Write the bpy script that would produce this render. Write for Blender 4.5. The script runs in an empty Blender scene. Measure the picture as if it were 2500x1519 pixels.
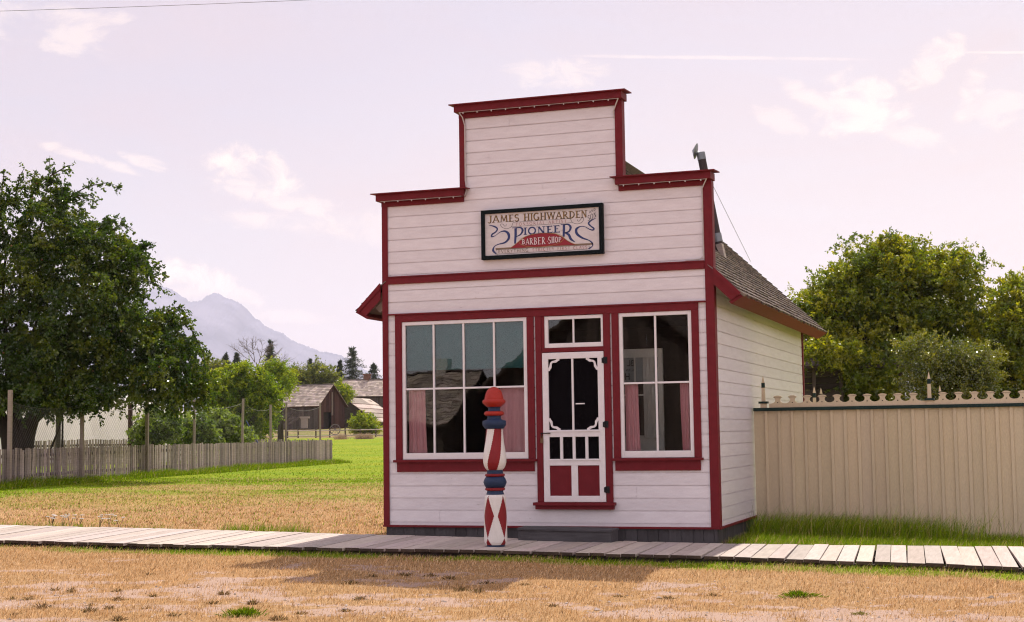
import bpy, math, random
import numpy as np
from mathutils import Vector, Matrix
random.seed(7); rng = np.random.default_rng(11)
S = bpy.context.scene
COL = S.collection
rad = math.radians

# ------------------------------------------------------------------ camera
CAM = np.array([5.85283, -19.38764, 0.93585])
RV = np.array([0.94433282, 0.32868938, -0.01410046])
UV = np.array([0.04029137, -0.07300848, 0.99651712])
FV = np.array([-0.32651514, 0.94161194, 0.08218765])
FPX = 3624.72                      # focal length in pixels of the 2500 px wide photograph
cd = bpy.data.cameras.new('camera'); cam = bpy.data.objects.new('camera', cd); COL.objects.link(cam)
cd.sensor_width = 36; cd.lens = 36 * FPX / 2500; cd.clip_start = .1; cd.clip_end = 40000
cam.matrix_world = Matrix(((RV[0], UV[0], -FV[0], CAM[0]), (RV[1], UV[1], -FV[1], CAM[1]), (RV[2], UV[2], -FV[2], CAM[2]), (0, 0, 0, 1)))
S.camera = cam

# ------------------------------------------------------------------ world, sun, exposure
SUN_EL = rad(52.5); SUN_AZ = rad(2.0)     # azimuth from +Y towards +X
S.view_settings.view_transform = 'Standard'; S.view_settings.look = 'None'
S.view_settings.exposure = 0.42; S.view_settings.gamma = 1.0
S.cycles.use_denoising = True; S.cycles.denoising_prefilter = 'FAST'; S.cycles.filter_width = 1.15
S.cycles.max_bounces = 8; S.cycles.transparent_max_bounces = 16; S.cycles.volume_bounces = 1
W = bpy.data.worlds.new('World'); S.world = W; W.use_nodes = True
wn = W.node_tree.nodes; wl = W.node_tree.links; wn.clear()
def wmath(op, a, b=None, clamp=False):
    n = wn.new('ShaderNodeMath'); n.operation = op; n.use_clamp = clamp
    for i, v in enumerate((a, b)):
        if v is None: continue
        if isinstance(v, (int, float)): n.inputs[i].default_value = v
        else: wl.new(v, n.inputs[i])
    return n.outputs[0]
wout = wn.new('ShaderNodeOutputWorld'); wbg = wn.new('ShaderNodeBackground'); wl.new(wbg.outputs[0], wout.inputs[0])
sky = wn.new('ShaderNodeTexSky'); sky.sky_type = 'NISHITA'; sky.sun_disc = False
sky.sun_elevation = SUN_EL; sky.sun_rotation = SUN_AZ; sky.dust_density = 4.0; sky.air_density = 1.0; sky.altitude = 900
wbg.inputs['Strength'].default_value = 0.10
wtc = wn.new('ShaderNodeTexCoord')
def ray(u, v):
    return RV * (u - 1250) / FPX - UV * (v - 759.5) / FPX + FV
def wdot(vec):
    n = wn.new('ShaderNodeVectorMath'); n.operation = 'DOT_PRODUCT'
    wl.new(wtc.outputs['Generated'], n.inputs[0]); n.inputs[1].default_value = tuple(vec); return n.outputs['Value']
def wnoise(scale, detail=6, rough=.55, dist=0., stretch=(1, 1, 1)):
    mp = wn.new('ShaderNodeMapping'); mp.inputs['Scale'].default_value = stretch
    wl.new(wtc.outputs['Generated'], mp.inputs['Vector'])
    n = wn.new('ShaderNodeTexNoise'); n.inputs['Scale'].default_value = scale; n.inputs['Detail'].default_value = detail
    n.inputs['Roughness'].default_value = rough; n.inputs['Distortion'].default_value = dist
    wl.new(mp.outputs[0], n.inputs['Vector']); return n.outputs['Fac']
# thin high overcast: veil of pale lavender cloud over the blue sky
def wmix(fac, a, b):
    n = wn.new('ShaderNodeMix'); n.data_type = 'RGBA'
    if isinstance(fac, (int, float)): n.inputs[0].default_value = fac
    else: wl.new(fac, n.inputs[0])
    for i, v in ((6, a), (7, b)):
        if isinstance(v, tuple): n.inputs[i].default_value = v
        else: wl.new(v, n.inputs[i])
    return n.outputs[2]
veiln = wnoise(4.0, 6, .62, .6, (1, 1, 3.2))
veil = wmath('ADD', wmath('MULTIPLY', wmath('SUBTRACT', veiln, .5), .75), .80, True)
elev = wdot((0, 0, 1))
az = wdot((RV[0], RV[1], 0))
# the veil is warmer and brighter low down and to the right
warm = wmath('ADD', wmath('MULTIPLY', wmath('SUBTRACT', .24, elev), 2.0), wmath('MULTIPLY', wmath('ADD', az, .12), .62), True)
veilcol = wmix(warm, (5.75, 4.85, 5.45, 1), (8.4, 6.8, 5.75, 1))
# unseen sky behind the camera is brightened to add light on the front wall
veilcol = wmix(wmath('MULTIPLY', wmath('ADD', wdot((0, -1, 0)), .15), 1.0, True), veilcol, (10.2, 9.2, 9.9, 1))
skyc = wmix(veil, sky.outputs[0], veilcol)
# cumulus and soft clouds, each a patch of the sky in its own direction
clouds = [  # u, v, half width, half height, noise scale, noise gain, strength, tilt, stretch
    (425, 662, 46, 34, 75, 1.0, 1.0, .0, 1), (465, 676, 40, 36, 80, 1.0, 1.0, .0, 1), (520, 694, 62, 34, 75, 1.0, .95, .15, 1), (590, 722, 60, 22, 70, 1.0, .7, .25, 1), (440, 715, 60, 18, 60, .8, .6, 0, 1),
    (560, 395, 50, 38, 50, 1.2, .85, .3, 1), (615, 430, 95, 60, 40, 1.4, .8, .35, 1.4), (690, 480, 130, 36, 36, 1.4, .55, .3, 2), (690, 545, 150, 26, 36, 1.4, .5, .1, 2), (345, 392, 60, 16, 50, 1.2, .5, .3, 2),
    (215, 385, 100, 13, 40, 1.2, .5, .3, 2), (100, 90, 220, 50, 18, 1.8, .45, .1, 2), (60, 30, 200, 30, 18, 1.8, .4, .1, 2), (1380, 180, 110, 34, 30, 1.6, .4, .0, 2),
    (2090, 215, 75, 45, 34, 1.6, .65, .5, 1.6), (2120, 265, 110, 48, 30, 1.6, .75, -.3, 1.6), (2200, 320, 130, 22, 34, 1.4, .45, .35, 2), (2010, 255, 110, 20, 34, 1.4, .5, .45, 2), (2300, 120, 60, 34, 36, 1.6, .6, -.7, 1.6), (2255, 165, 38, 34, 40, 1.6, .5, -.6, 1.6), (2375, 215, 26, 70, 36, 1.6, .55, .25, 1.6), (2440, 260, 60, 40, 34, 1.6, .4, .2, 1.6),
    (1760, 141, 340, 5, 40, .5, .45, .012, 3), (2460, 128, 120, 3.5, 40, .5, .55, 0., 3), (700, 770, 90, 18, 40, 1.2, .5, .1, 2), (1900, 290, 70, 24, 34, 1.5, .35, .4, 2), (980, 560, 200, 40, 20, 1.6, .3, .1, 2)]
cmask = None
for (u, v, hw, hh, ns, gain, st, tilt, stre) in clouds:
    d = ray(u, v); c = d / np.linalg.norm(d)
    r = RV - c * (RV @ c); r /= np.linalg.norm(r); up = np.cross(r, c)
    r2 = r * math.cos(tilt) - up * math.sin(tilt); u2 = up * math.cos(tilt) + r * math.sin(tilt)
    a = wmath('MULTIPLY', wdot(r2), FPX / hw); b = wmath('MULTIPLY', wdot(u2), FPX / hh)
    q = wmath('SUBTRACT', 1.0, wmath('ADD', wmath('MULTIPLY', a, a), wmath('MULTIPLY', b, b)))
    nz = wmath('MULTIPLY', wmath('SUBTRACT', wnoise(ns, 7, .62, .5, (1, 1, stre)), .5), gain * 5.5)
    m = wn.new('ShaderNodeMapRange'); m.interpolation_type = 'SMOOTHERSTEP'; wl.new(wmath('ADD', q, nz), m.inputs[0])
    m.inputs[1].default_value = -.7; m.inputs[2].default_value = 1.7; m.inputs[3].default_value = 0; m.inputs[4].default_value = st
    front = wmath('GREATER_THAN', wdot(c), .7)
    mm = wmath('MULTIPLY', m.outputs[0], front)
    cmask = mm if cmask is None else wmath('MAXIMUM', cmask, mm)
skyc = wmix(cmask, skyc, (9.8, 8.1, 7.1, 1))
wl.new(skyc, wbg.inputs['Color'])

sd = bpy.data.lights.new('sun', 'SUN'); sun = bpy.data.objects.new('sun', sd); COL.objects.link(sun)
sd.energy = 5.0; sd.angle = rad(.55); sd.color = (1, .93, .82)
sdir = Vector((math.sin(SUN_AZ) * math.cos(SUN_EL), math.cos(SUN_AZ) * math.cos(SUN_EL), math.sin(SUN_EL)))
sun.rotation_euler = (-sdir).to_track_quat('-Z', 'Y').to_euler()

# ------------------------------------------------------------------ helpers
def at(u, v, d): return CAM + ray(u, v) * d
def on_y(u, v, y):
    r = ray(u, v); return CAM + r * ((y - CAM[1]) / r[1])
def on_x(u, v, x):
    r = ray(u, v); return CAM + r * ((x - CAM[0]) / r[0])
ORG = {}
class MB:
    def __init__(s): s.v = []; s.f = []; s.m = []; s.c = []; s.cur = (1, 1, 1)
    def add(s, vs, fs, mi=0):
        b = len(s.v); s.v += [tuple(map(float, p)) for p in vs]; s.c += [s.cur] * len(vs)
        for f in fs: s.f.append(tuple(i + b for i in f)); s.m.append(mi)
        return s
    def box(s, x0, x1, y0, y1, z0, z1, mi=0):
        return s.add([(x0, y0, z0), (x1, y0, z0), (x1, y1, z0), (x0, y1, z0), (x0, y0, z1), (x1, y0, z1), (x1, y1, z1), (x0, y1, z1)],
                     [(0, 3, 2, 1), (4, 5, 6, 7), (0, 1, 5, 4), (1, 2, 6, 5), (2, 3, 7, 6), (3, 0, 4, 7)], mi)
    def hexa(s, p, mi=0):      # 8 points: bottom 4 ccw, top 4 ccw
        return s.add(p, [(0, 3, 2, 1), (4, 5, 6, 7), (0, 1, 5, 4), (1, 2, 6, 5), (2, 3, 7, 6), (3, 0, 4, 7)], mi)
    def obox(s, c, ax, ay, az, mi=0):   # oriented box by centre and half axis vectors
        c, ax, ay, az = map(np.array, (c, ax, ay, az))
        p = [c + ax * i + ay * j + az * k for k in (-1, 1) for i, j in ((-1, -1), (1, -1), (1, 1), (-1, 1))]
        return s.hexa(p, mi)
    def beam(s, a, b, w, h, up=(0, 0, 1), mi=0):
        a, b, up = np.array(a, float), np.array(b, float), np.array(up, float)
        d = (b - a); L = np.linalg.norm(d); d /= L; sd_ = np.cross(d, up); sd_ /= np.linalg.norm(sd_); u2 = np.cross(sd_, d)
        return s.obox((a + b) / 2, d * L / 2, sd_ * w / 2, u2 * h / 2, mi)
    def prism(s, poly, off, mi=0):      # polygon (3d points) swept by a vector
        n = len(poly); off = np.array(off); P = [np.array(p, float) for p in poly]
        return s.add(P + [p + off for p in P], [tuple(range(n - 1, -1, -1)), tuple(range(n, 2 * n))] + [(i, (i + 1) % n, n + (i + 1) % n, n + i) for i in range(n)], mi)
    def tube(s, pts, rs, n=8, caps=True, mi=0):
        pts = [np.array(p, float) for p in pts]; b = []
        if isinstance(rs, (int, float)): rs = [rs] * len(pts)
        V = []; Fc = []; ref = None
        for i, p in enumerate(pts):
            d = pts[min(i + 1, len(pts) - 1)] - pts[max(i - 1, 0)]; d /= np.linalg.norm(d) + 1e-9
            if ref is None: ref = np.array((0, 0, 1.)) if abs(d[2]) < .9 else np.array((1., 0, 0))
            a = ref - d * (ref @ d); a /= np.linalg.norm(a); ref = a; c = np.cross(d, a)
            V += [p + (a * math.cos(t) + c * math.sin(t)) * rs[i] for t in np.linspace(0, 2 * math.pi, n, endpoint=False)]
        for i in range(len(pts) - 1):
            for k in range(n):
                k2 = (k + 1) % n; Fc.append((i * n + k, i * n + k2, (i + 1) * n + k2, (i + 1) * n + k))
        if caps: Fc += [tuple(range(n - 1, -1, -1)), tuple((len(pts) - 1) * n + k for k in range(n))]
        return s.add(V, Fc, mi)
    def lathe(s, prof, c, n=24, fn=None, axis=None):
        c = np.array(c, float); V = []; Fc = []; M = []
        for (r, z) in prof:
            V += [c + np.array((r * math.cos(t), r * math.sin(t), z)) for t in np.linspace(0, 2 * math.pi, n, endpoint=False)]
        b = len(s.v); s.v += [tuple(p) for p in V]; s.c += [s.cur] * len(V)
        for i in range(len(prof) - 1):
            for k in range(n):
                k2 = (k + 1) % n; s.f.append(tuple(b + q for q in (i * n + k, i * n + k2, (i + 1) * n + k2, (i + 1) * n + k)))
                s.m.append(fn((k + .5) / n * 2 * math.pi, (prof[i][1] + prof[i + 1][1]) / 2) if fn else 0)
        s.f.append(tuple(b + k for k in range(n - 1, -1, -1))); s.m.append(0)
        s.f.append(tuple(b + (len(prof) - 1) * n + k for k in range(n))); s.m.append(0)
        return s
    def build(s, name, mat, parent=None, base=(0, 0, 0), smooth=False, bevel=0., label=None):
        org = np.array(ORG[parent.name]) if parent else np.array(base, float)
        me = bpy.data.meshes.new(name); V = np.array(s.v) - org
        me.from_pydata(V.tolist(), [], s.f)
        for mm in (mat if isinstance(mat, (list, tuple)) else [mat]): me.materials.append(mm)
        if any(s.m): me.polygons.foreach_set('material_index', s.m)
        ca = me.color_attributes.new('Col', 'FLOAT_COLOR', 'POINT')
        ca.data.foreach_set('color', np.hstack([np.array(s.c), np.ones((len(s.c), 1))]).astype(np.float32).ravel())
        if smooth: me.polygons.foreach_set('use_smooth', [True] * len(me.polygons))
        me.update()
        o = bpy.data.objects.new(name, me); COL.objects.link(o)
        if parent: o.parent = parent
        else: o.location = org
        ORG[o.name] = tuple(org)
        if bevel:
            b = o.modifiers.new('bevel', 'BEVEL'); b.width = bevel; b.segments = 2; b.limit_method = 'ANGLE'
        if smooth:
            try: me.set_sharp_from_angle(angle=rad(62))
            except Exception: pass
        if label: o['label'] = label
        return o
def tag(o, label=None, cat=None, group=None, kind=None):
    if label: o['label'] = label
    if cat: o['category'] = cat
    if group: o['group'] = group
    if kind: o['kind'] = kind
    return o
def empty(name, loc, label, cat, group=None):
    o = bpy.data.objects.new(name, None); COL.objects.link(o); o.location = tuple(map(float, loc)); o.empty_display_size = .2
    ORG[o.name] = tuple(map(float, loc)); return tag(o, label, cat, group)
def copy_tree(o, loc):
    c = o.copy(); COL.objects.link(c); c.location = loc; ORG[c.name] = tuple(loc)
    for ch in o.children:
        k = ch.copy(); COL.objects.link(k); k.parent = c; ORG[k.name] = tuple(loc)
    return c
def fastmesh(name, V, quad, mat, parent=None, base=(0, 0, 0), cols=None):
    """V: (n, k, 3) array of k-gons; cols: (n, 3)"""
    n, k = V.shape[:2]; org = np.array(ORG[parent.name]) if parent else np.array(base, float)
    me = bpy.data.meshes.new(name)
    me.vertices.add(n * k); me.vertices.foreach_set('co', (V.reshape(-1, 3) - org).astype(np.float32).ravel())
    me.loops.add(n * k); me.loops.foreach_set('vertex_index', np.arange(n * k, dtype=np.int32))
    me.polygons.add(n); me.polygons.foreach_set('loop_start', np.arange(0, n * k, k, dtype=np.int32))
    me.polygons.foreach_set('loop_total', np.full(n, k, np.int32))
    me.materials.append(mat)
    if cols is not None:
        ca = me.color_attributes.new('Col', 'FLOAT_COLOR', 'POINT')
        c4 = np.ones((n * k, 4), np.float32); c4[:, :3] = np.repeat(cols, k, 0); ca.data.foreach_set('color', c4.ravel())
    me.update(calc_edges=True)
    o = bpy.data.objects.new(name, me); COL.objects.link(o)
    if parent: o.parent = parent
    else: o.location = org
    ORG[o.name] = tuple(org); return o

def blademesh(name, V, mat, base, cols):
    """V: (n, 5, 3) bent blades: foot left, foot right, bend right, tip, bend left -> one quad and one triangle each"""
    n = len(V); me = bpy.data.meshes.new(name); b = np.arange(n, dtype=np.int32)[:, None] * 5
    me.vertices.add(n * 5); me.vertices.foreach_set('co', (V.reshape(-1, 3) - np.array(base, float)).astype(np.float32).ravel())
    me.loops.add(n * 7); me.loops.foreach_set('vertex_index', (b + np.array([0, 1, 2, 4, 4, 2, 3], np.int32)).ravel().astype(np.int32))
    me.polygons.add(n * 2); me.polygons.foreach_set('loop_start', (np.arange(n, dtype=np.int32)[:, None] * 7 + np.array([0, 4], np.int32)).ravel().astype(np.int32))
    me.polygons.foreach_set('loop_total', np.tile(np.array([4, 3], np.int32), n)); me.materials.append(mat)
    ca = me.color_attributes.new('Col', 'FLOAT_COLOR', 'POINT'); c4 = np.ones((n * 5, 4), np.float32); c4[:, :3] = np.repeat(cols, 5, 0); ca.data.foreach_set('color', c4.ravel())
    me.update(calc_edges=True); o = bpy.data.objects.new(name, me); COL.objects.link(o); o.location = base; ORG[o.name] = tuple(base); return o
def h2(ix, iy, seed):
    n = (ix.astype(np.int64) * 374761393 + iy.astype(np.int64) * 668265263 + seed * 974711) & 0xffffffff
    n = ((n ^ (n >> 13)) * 1274126177) & 0xffffffff; n ^= n >> 16
    return (n & 0xffff) / 65535.
def vnoise(x, y, seed=0):
    x = np.asarray(x, float); y = np.asarray(y, float)
    ix, iy = np.floor(x), np.floor(y); fx, fy = x - ix, y - iy; fx = fx * fx * (3 - 2 * fx); fy = fy * fy * (3 - 2 * fy)
    a, b, c, d = h2(ix, iy, seed), h2(ix + 1, iy, seed), h2(ix, iy + 1, seed), h2(ix + 1, iy + 1, seed)
    return (a * (1 - fx) + b * fx) * (1 - fy) + (c * (1 - fx) + d * fx) * fy
def fbm(x, y, seed=0, o=4):
    t = 0; a = .5; f = 1.
    for i in range(o): t = t + a * vnoise(np.asarray(x) * f, np.asarray(y) * f, seed + i); a *= .5; f *= 2.03
    return t / (1 - .5 ** o)
def sst(a, b, x):
    t = np.clip((np.asarray(x, float) - a) / (b - a), 0, 1); return t * t * (3 - 2 * t)

# ------------------------------------------------------------------ materials
class NT:
    def __init__(s, name):
        s.m = bpy.data.materials.new(name); s.m.use_nodes = True; s.t = s.m.node_tree; s.n = s.t.nodes; s.l = s.t.links; s.n.clear()
        s.out = s.n.new('ShaderNodeOutputMaterial'); s.tc = s.n.new('ShaderNodeTexCoord')
    def put(s, sock, v):
        if v is None: return
        if isinstance(v, bpy.types.NodeSocket): s.l.new(v, sock)
        elif isinstance(v, tuple) and len(v) == 3 and sock.type == 'RGBA': sock.default_value = (*v, 1)
        else: sock.default_value = v
    def noise(s, scale, detail=5, rough=.55, stretch=(1, 1, 1), dist=0.):
        mp = s.n.new('ShaderNodeMapping'); mp.inputs['Scale'].default_value = stretch; s.l.new(s.tc.outputs['Object'], mp.inputs[0])
        n = s.n.new('ShaderNodeTexNoise'); s.l.new(mp.outputs[0], n.inputs['Vector'])
        n.inputs['Scale'].default_value = scale; n.inputs['Detail'].default_value = detail; n.inputs['Roughness'].default_value = rough
        n.inputs['Distortion'].default_value = dist; return n.outputs['Fac']
    def rng(s, v, a, b, c=0., d=1.):
        m = s.n.new('ShaderNodeMapRange'); s.put(m.inputs[0], v)
        for i, q in enumerate((a, b, c, d)): m.inputs[i + 1].default_value = q
        return m.outputs[0]
    def mix(s, f, a, b, mode='MIX'):
        m = s.n.new('ShaderNodeMix'); m.data_type = 'RGBA'; m.blend_type = mode
        s.put(m.inputs[0], f); s.put(m.inputs[6], a); s.put(m.inputs[7], b); return m.outputs[2]
    def math(s, op, a, b=None):
        m = s.n.new('ShaderNodeMath'); m.operation = op; s.put(m.inputs[0], a); s.put(m.inputs[1], b); return m.outputs[0]
    def attr(s, name='Col'):
        a = s.n.new('ShaderNodeAttribute'); a.attribute_name = name; return a.outputs['Color']
    def bump(s, h, strength=.3, dist=.01):
        b = s.n.new('ShaderNodeBump'); b.inputs['Strength'].default_value = strength; b.inputs['Distance'].default_value = dist
        s.l.new(h, b.inputs['Height']); return b.outputs[0]
    def pbr(s, col, rough=.7, spec=.3, normal=None, metal=0.):
        b = s.n.new('ShaderNodeBsdfPrincipled'); s.put(b.inputs['Base Color'], col); s.put(b.inputs['Roughness'], rough)
        b.inputs['Specular IOR Level'].default_value = spec; b.inputs['Metallic'].default_value = metal
        if normal: s.l.new(normal, b.inputs['Normal'])
        s.l.new(b.outputs[0], s.out.inputs[0]); return s.m
def surf(name, c1, c2, scale=4, stretch=(1, 1, 1), rough=.7, spec=.3, bump=.2, fine=60, attr=True, lo=.3, hi=.7, chip=None, chip_t=.72, chip_s=9, chip_st=(1, 1, 1), metal=0.):
    t = NT(name); n1 = t.noise(scale, 6, .6, stretch); n2 = t.noise(fine, 4, .6, stretch)
    col = t.mix(t.rng(n1, lo, hi), c1, c2)
    col = t.mix(t.rng(n2, .35, .65, 0, .25), col, tuple(c * .62 for c in c1))
    if chip:
        c = t.noise(chip_s, 9, .72, chip_st, .6); col = t.mix(t.rng(c, chip_t, chip_t + .02), col, chip)
    if attr: col = t.mix(1., col, t.attr(), 'MULTIPLY')
    return t.pbr(col, rough, spec, t.bump(n2, bump), metal)
M = {}
M['white'] = surf('white_paint', (.74, .70, .72), (.66, .61, .63), 3, (1.5, 1, 6), .55, .35, .12, 45, chip=(.36, .32, .30), chip_t=.665, chip_s=6, chip_st=(1, 1, 7))
M['white_trim'] = surf('white_trim_paint', (.78, .74, .74), (.70, .66, .66), 5, (2, 2, 2), .5, .35, .1, 60, chip=(.32, .28, .25), chip_t=.76, chip_s=12)
M['red'] = surf('barn_red_paint', (.165, .013, .019), (.13, .010, .015), 4, (2, 2, 2), .6, .18, .1, 50, chip=(.30, .20, .18), chip_t=.735, chip_s=11)
M['redwhite'] = M['red']
M['pole_red'] = surf('signal_red_paint', (.40, .03, .018), (.33, .026, .016), 6, rough=.45, spec=.25, bump=.05, chip=(.2, .12, .1), chip_t=.69, chip_s=14, attr=False)
M['pole_dred'] = surf('deep_red_paint', (.26, .016, .02), (.21, .014, .017), 6, rough=.5, spec=.25, bump=.05, chip=(.5, .42, .4), chip_t=.70, chip_s=14, attr=False)
M['navy'] = surf('navy_paint', (.022, .042, .10), (.016, .032, .075), 6, rough=.5, spec=.25, bump=.06, chip=(.25, .25, .28), chip_t=.70, chip_s=14, attr=False)
M['pole_white'] = surf('cream_white_paint', (.80, .76, .72), (.70, .66, .60), 5, (3, 3, 1), rough=.45, spec=.4, bump=.05, chip=(.34, .28, .22), chip_t=.68, chip_s=10, chip_st=(4, 4, 1), attr=False)
M['grey_wood'] = surf('weathered_grey_wood', (.38, .315, .28), (.25, .205, .185), 3, (1, 1, 14), .85, .2, .5, 30)
M['grey_wood_h'] = surf('weathered_grey_planks', (.19, .17, .165), (.10, .09, .09), 3, (1, 1, 12), .85, .2, .5, 30)
M['skirt'] = surf('dark_grey_plank_paint', (.085, .078, .082), (.055, .05, .054), 3, (6, 6, 1), .8, .2, .3, 30)
M['walk'] = surf('sun_bleached_boards', (.54, .47, .43), (.42, .36, .32), 3, (9, 1, 1), .85, .2, .45, 24, lo=.35, hi=.7, chip=(.15, .11, .09), chip_t=.70, chip_s=5, chip_st=(10, .8, 1))
M['endgrain_shade'] = surf('shade_dark_end_grain', (.10, .07, .055), (.05, .035, .03), 6, (1, 1, 1), .9, .1, .4, 40)  # weathered end grain, darkened further for the shade on the front ends
M['step'] = surf('dark_weathered_step', (.10, .095, .10), (.06, .055, .06), 4, (1, 8, 10), .8, .2, .4, 30, chip=(.24, .22, .2), chip_t=.7, chip_s=6, chip_st=(1, 6, 6))
M['shake'] = surf('cedar_shakes', (.20, .165, .145), (.11, .088, .078), 8, (1, 1, 1), .9, .15, .5, 40)
M['pale_shake'] = surf('bleached_shakes', (.50, .43, .385), (.34, .285, .25), 1.3, (1, 1, 1), .9, .15, .4, 6)
M['barn'] = surf('old_barn_boards', (.115, .088, .078), (.058, .044, .04), 1.2, (5, 5, .5), .9, .15, .4, 8)
M['barn_red'] = surf('brown_red_barn_boards', (.10, .05, .043), (.05, .028, .026), 1.2, (5, 5, .5), .9, .15, .4, 8)
M['log'] = surf('old_log', (.10, .08, .066), (.05, .04, .034), 2, (1, 1, 5), .9, .15, .5, 18)
M['cream'] = surf('cream_fence_paint', (.62, .50, .345), (.56, .45, .305), 2.2, (1, 1, .4), .6, .3, .12, 60, chip=(.20, .16, .11), chip_t=.70, chip_s=16)
M['dgreen'] = surf('dark_green_paint', (.014, .034, .030), (.009, .022, .02), 5, rough=.6, spec=.2, bump=.08, chip=(.35, .33, .3), chip_t=.75, chip_s=12)
M['sign_black'] = surf('sign_frame_paint', (.006, .010, .012), (.004, .007, .008), 5, rough=.7, spec=.10, bump=.06, chip=(.4, .38, .36), chip_t=.76, chip_s=12)
M['sign_white'] = surf('weathered_sign_paint', (.66, .61, .60), (.56, .51, .50), 5, (1, 1, 4), .6, .3, .2, 50, chip=(.22, .2, .2), chip_t=.63, chip_s=5, chip_st=(1, 1, 9))
def flat(name, c, rough=.6, spec=.3, metal=0.): return surf(name, c, tuple(x * .85 for x in c), 9, rough=rough, spec=spec, bump=.05, metal=metal, attr=False)
M['ink'] = flat('sign_ink_black', (.03, .025, .03)); M['gold'] = flat('sign_gold', (.36, .22, .075)); M['blue'] = flat('sign_blue', (.03, .045, .15))
M['crim'] = flat('sign_crimson', (.27, .018, .03)); M['rose'] = flat('sign_faded_red', (.40, .16, .15)); M['brown'] = flat('sign_brown', (.22, .15, .10)); M['letter_white'] = flat('sign_letter_white', (.72, .66, .66))
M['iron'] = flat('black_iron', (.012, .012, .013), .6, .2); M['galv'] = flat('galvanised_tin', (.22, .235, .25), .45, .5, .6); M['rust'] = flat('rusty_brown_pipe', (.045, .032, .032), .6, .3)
M['brass'] = flat('dull_brass', (.18, .12, .06), .45, .5, .7)
M['bulb'] = flat('bulb_glass', (.7, .68, .66), .25, .5); M['cable'] = flat('white_cable', (.55, .5, .48))
M['screen'] = flat('insect_screen', (.005, .004, .005), .95, .03)
M['blind'] = flat('green_blind_cloth', (.045, .15, .155), .9, .05)
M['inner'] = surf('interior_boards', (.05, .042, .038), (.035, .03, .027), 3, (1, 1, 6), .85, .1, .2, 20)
M['lace'] = flat('lace_cloth', (.80, .77, .74), .9, .1)
M['innerwhite'] = flat('interior_white_paint', (.85, .80, .74), .6, .2)
M['brick'] = surf('old_brick', (.20, .10, .075), (.13, .07, .055), 4, (1, 1, 3), .9, .1, .4, 14)
M['canvas'] = surf('whitewashed_wall', (.70, .64, .64), (.62, .56, .56), .6, (2, 2, .4), .8, .15, .1, 5)
t = NT('white_canvas'); c_ = t.mix(t.rng(t.noise(.7, 5, .6, (2, 2, .3)), .35, .65), (.93, .89, .89), (.84, .79, .79))
d1 = t.n.new('ShaderNodeBsdfDiffuse'); d2 = t.n.new('ShaderNodeBsdfTranslucent'); mx = t.n.new('ShaderNodeMixShader'); mx.inputs[0].default_value = .55
t.put(d1.inputs[0], c_); t.put(d2.inputs[0], c_); t.l.new(d1.outputs[0], mx.inputs[1]); t.l.new(d2.outputs[0], mx.inputs[2]); t.l.new(mx.outputs[0], t.out.inputs[0]); M['canvas'] = t.m
M['chimney_white'] = flat('whitewashed_chimney', (.6, .55, .52), .8, .1)
M['bark'] = surf('dark_bark', (.055, .042, .034), (.025, .02, .017), 5, (3, 3, .6), .9, .1, .7, 20, attr=False)
M['greybark'] = surf('grey_bark', (.20, .17, .15), (.11, .09, .08), 5, (3, 3, .6), .9, .1, .7, 20, attr=False)
M['wire'] = flat('grey_wire', (.16, .15, .15), .5, .3, .5)
M['stone'] = surf('road_stone', (.58, .50, .45), (.34, .28, .25), 20, rough=.9, spec=.15, bump=.3, fine=80)
# pink curtain cloth: lets some light through
t = NT('pink_cotton'); c_ = t.mix(t.noise(40, 3, .5, (1, 1, .2)), (.90, .50, .56), (.78, .38, .44))
d1 = t.n.new('ShaderNodeBsdfDiffuse'); d2 = t.n.new('ShaderNodeBsdfTranslucent'); mx = t.n.new('ShaderNodeMixShader'); mx.inputs[0].default_value = .12
t.put(d1.inputs[0], c_); t.put(d2.inputs[0], c_); t.l.new(d1.outputs[0], mx.inputs[1]); t.l.new(d2.outputs[0], mx.inputs[2]); t.l.new(mx.outputs[0], t.out.inputs[0]); M['pink'] = t.m
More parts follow.
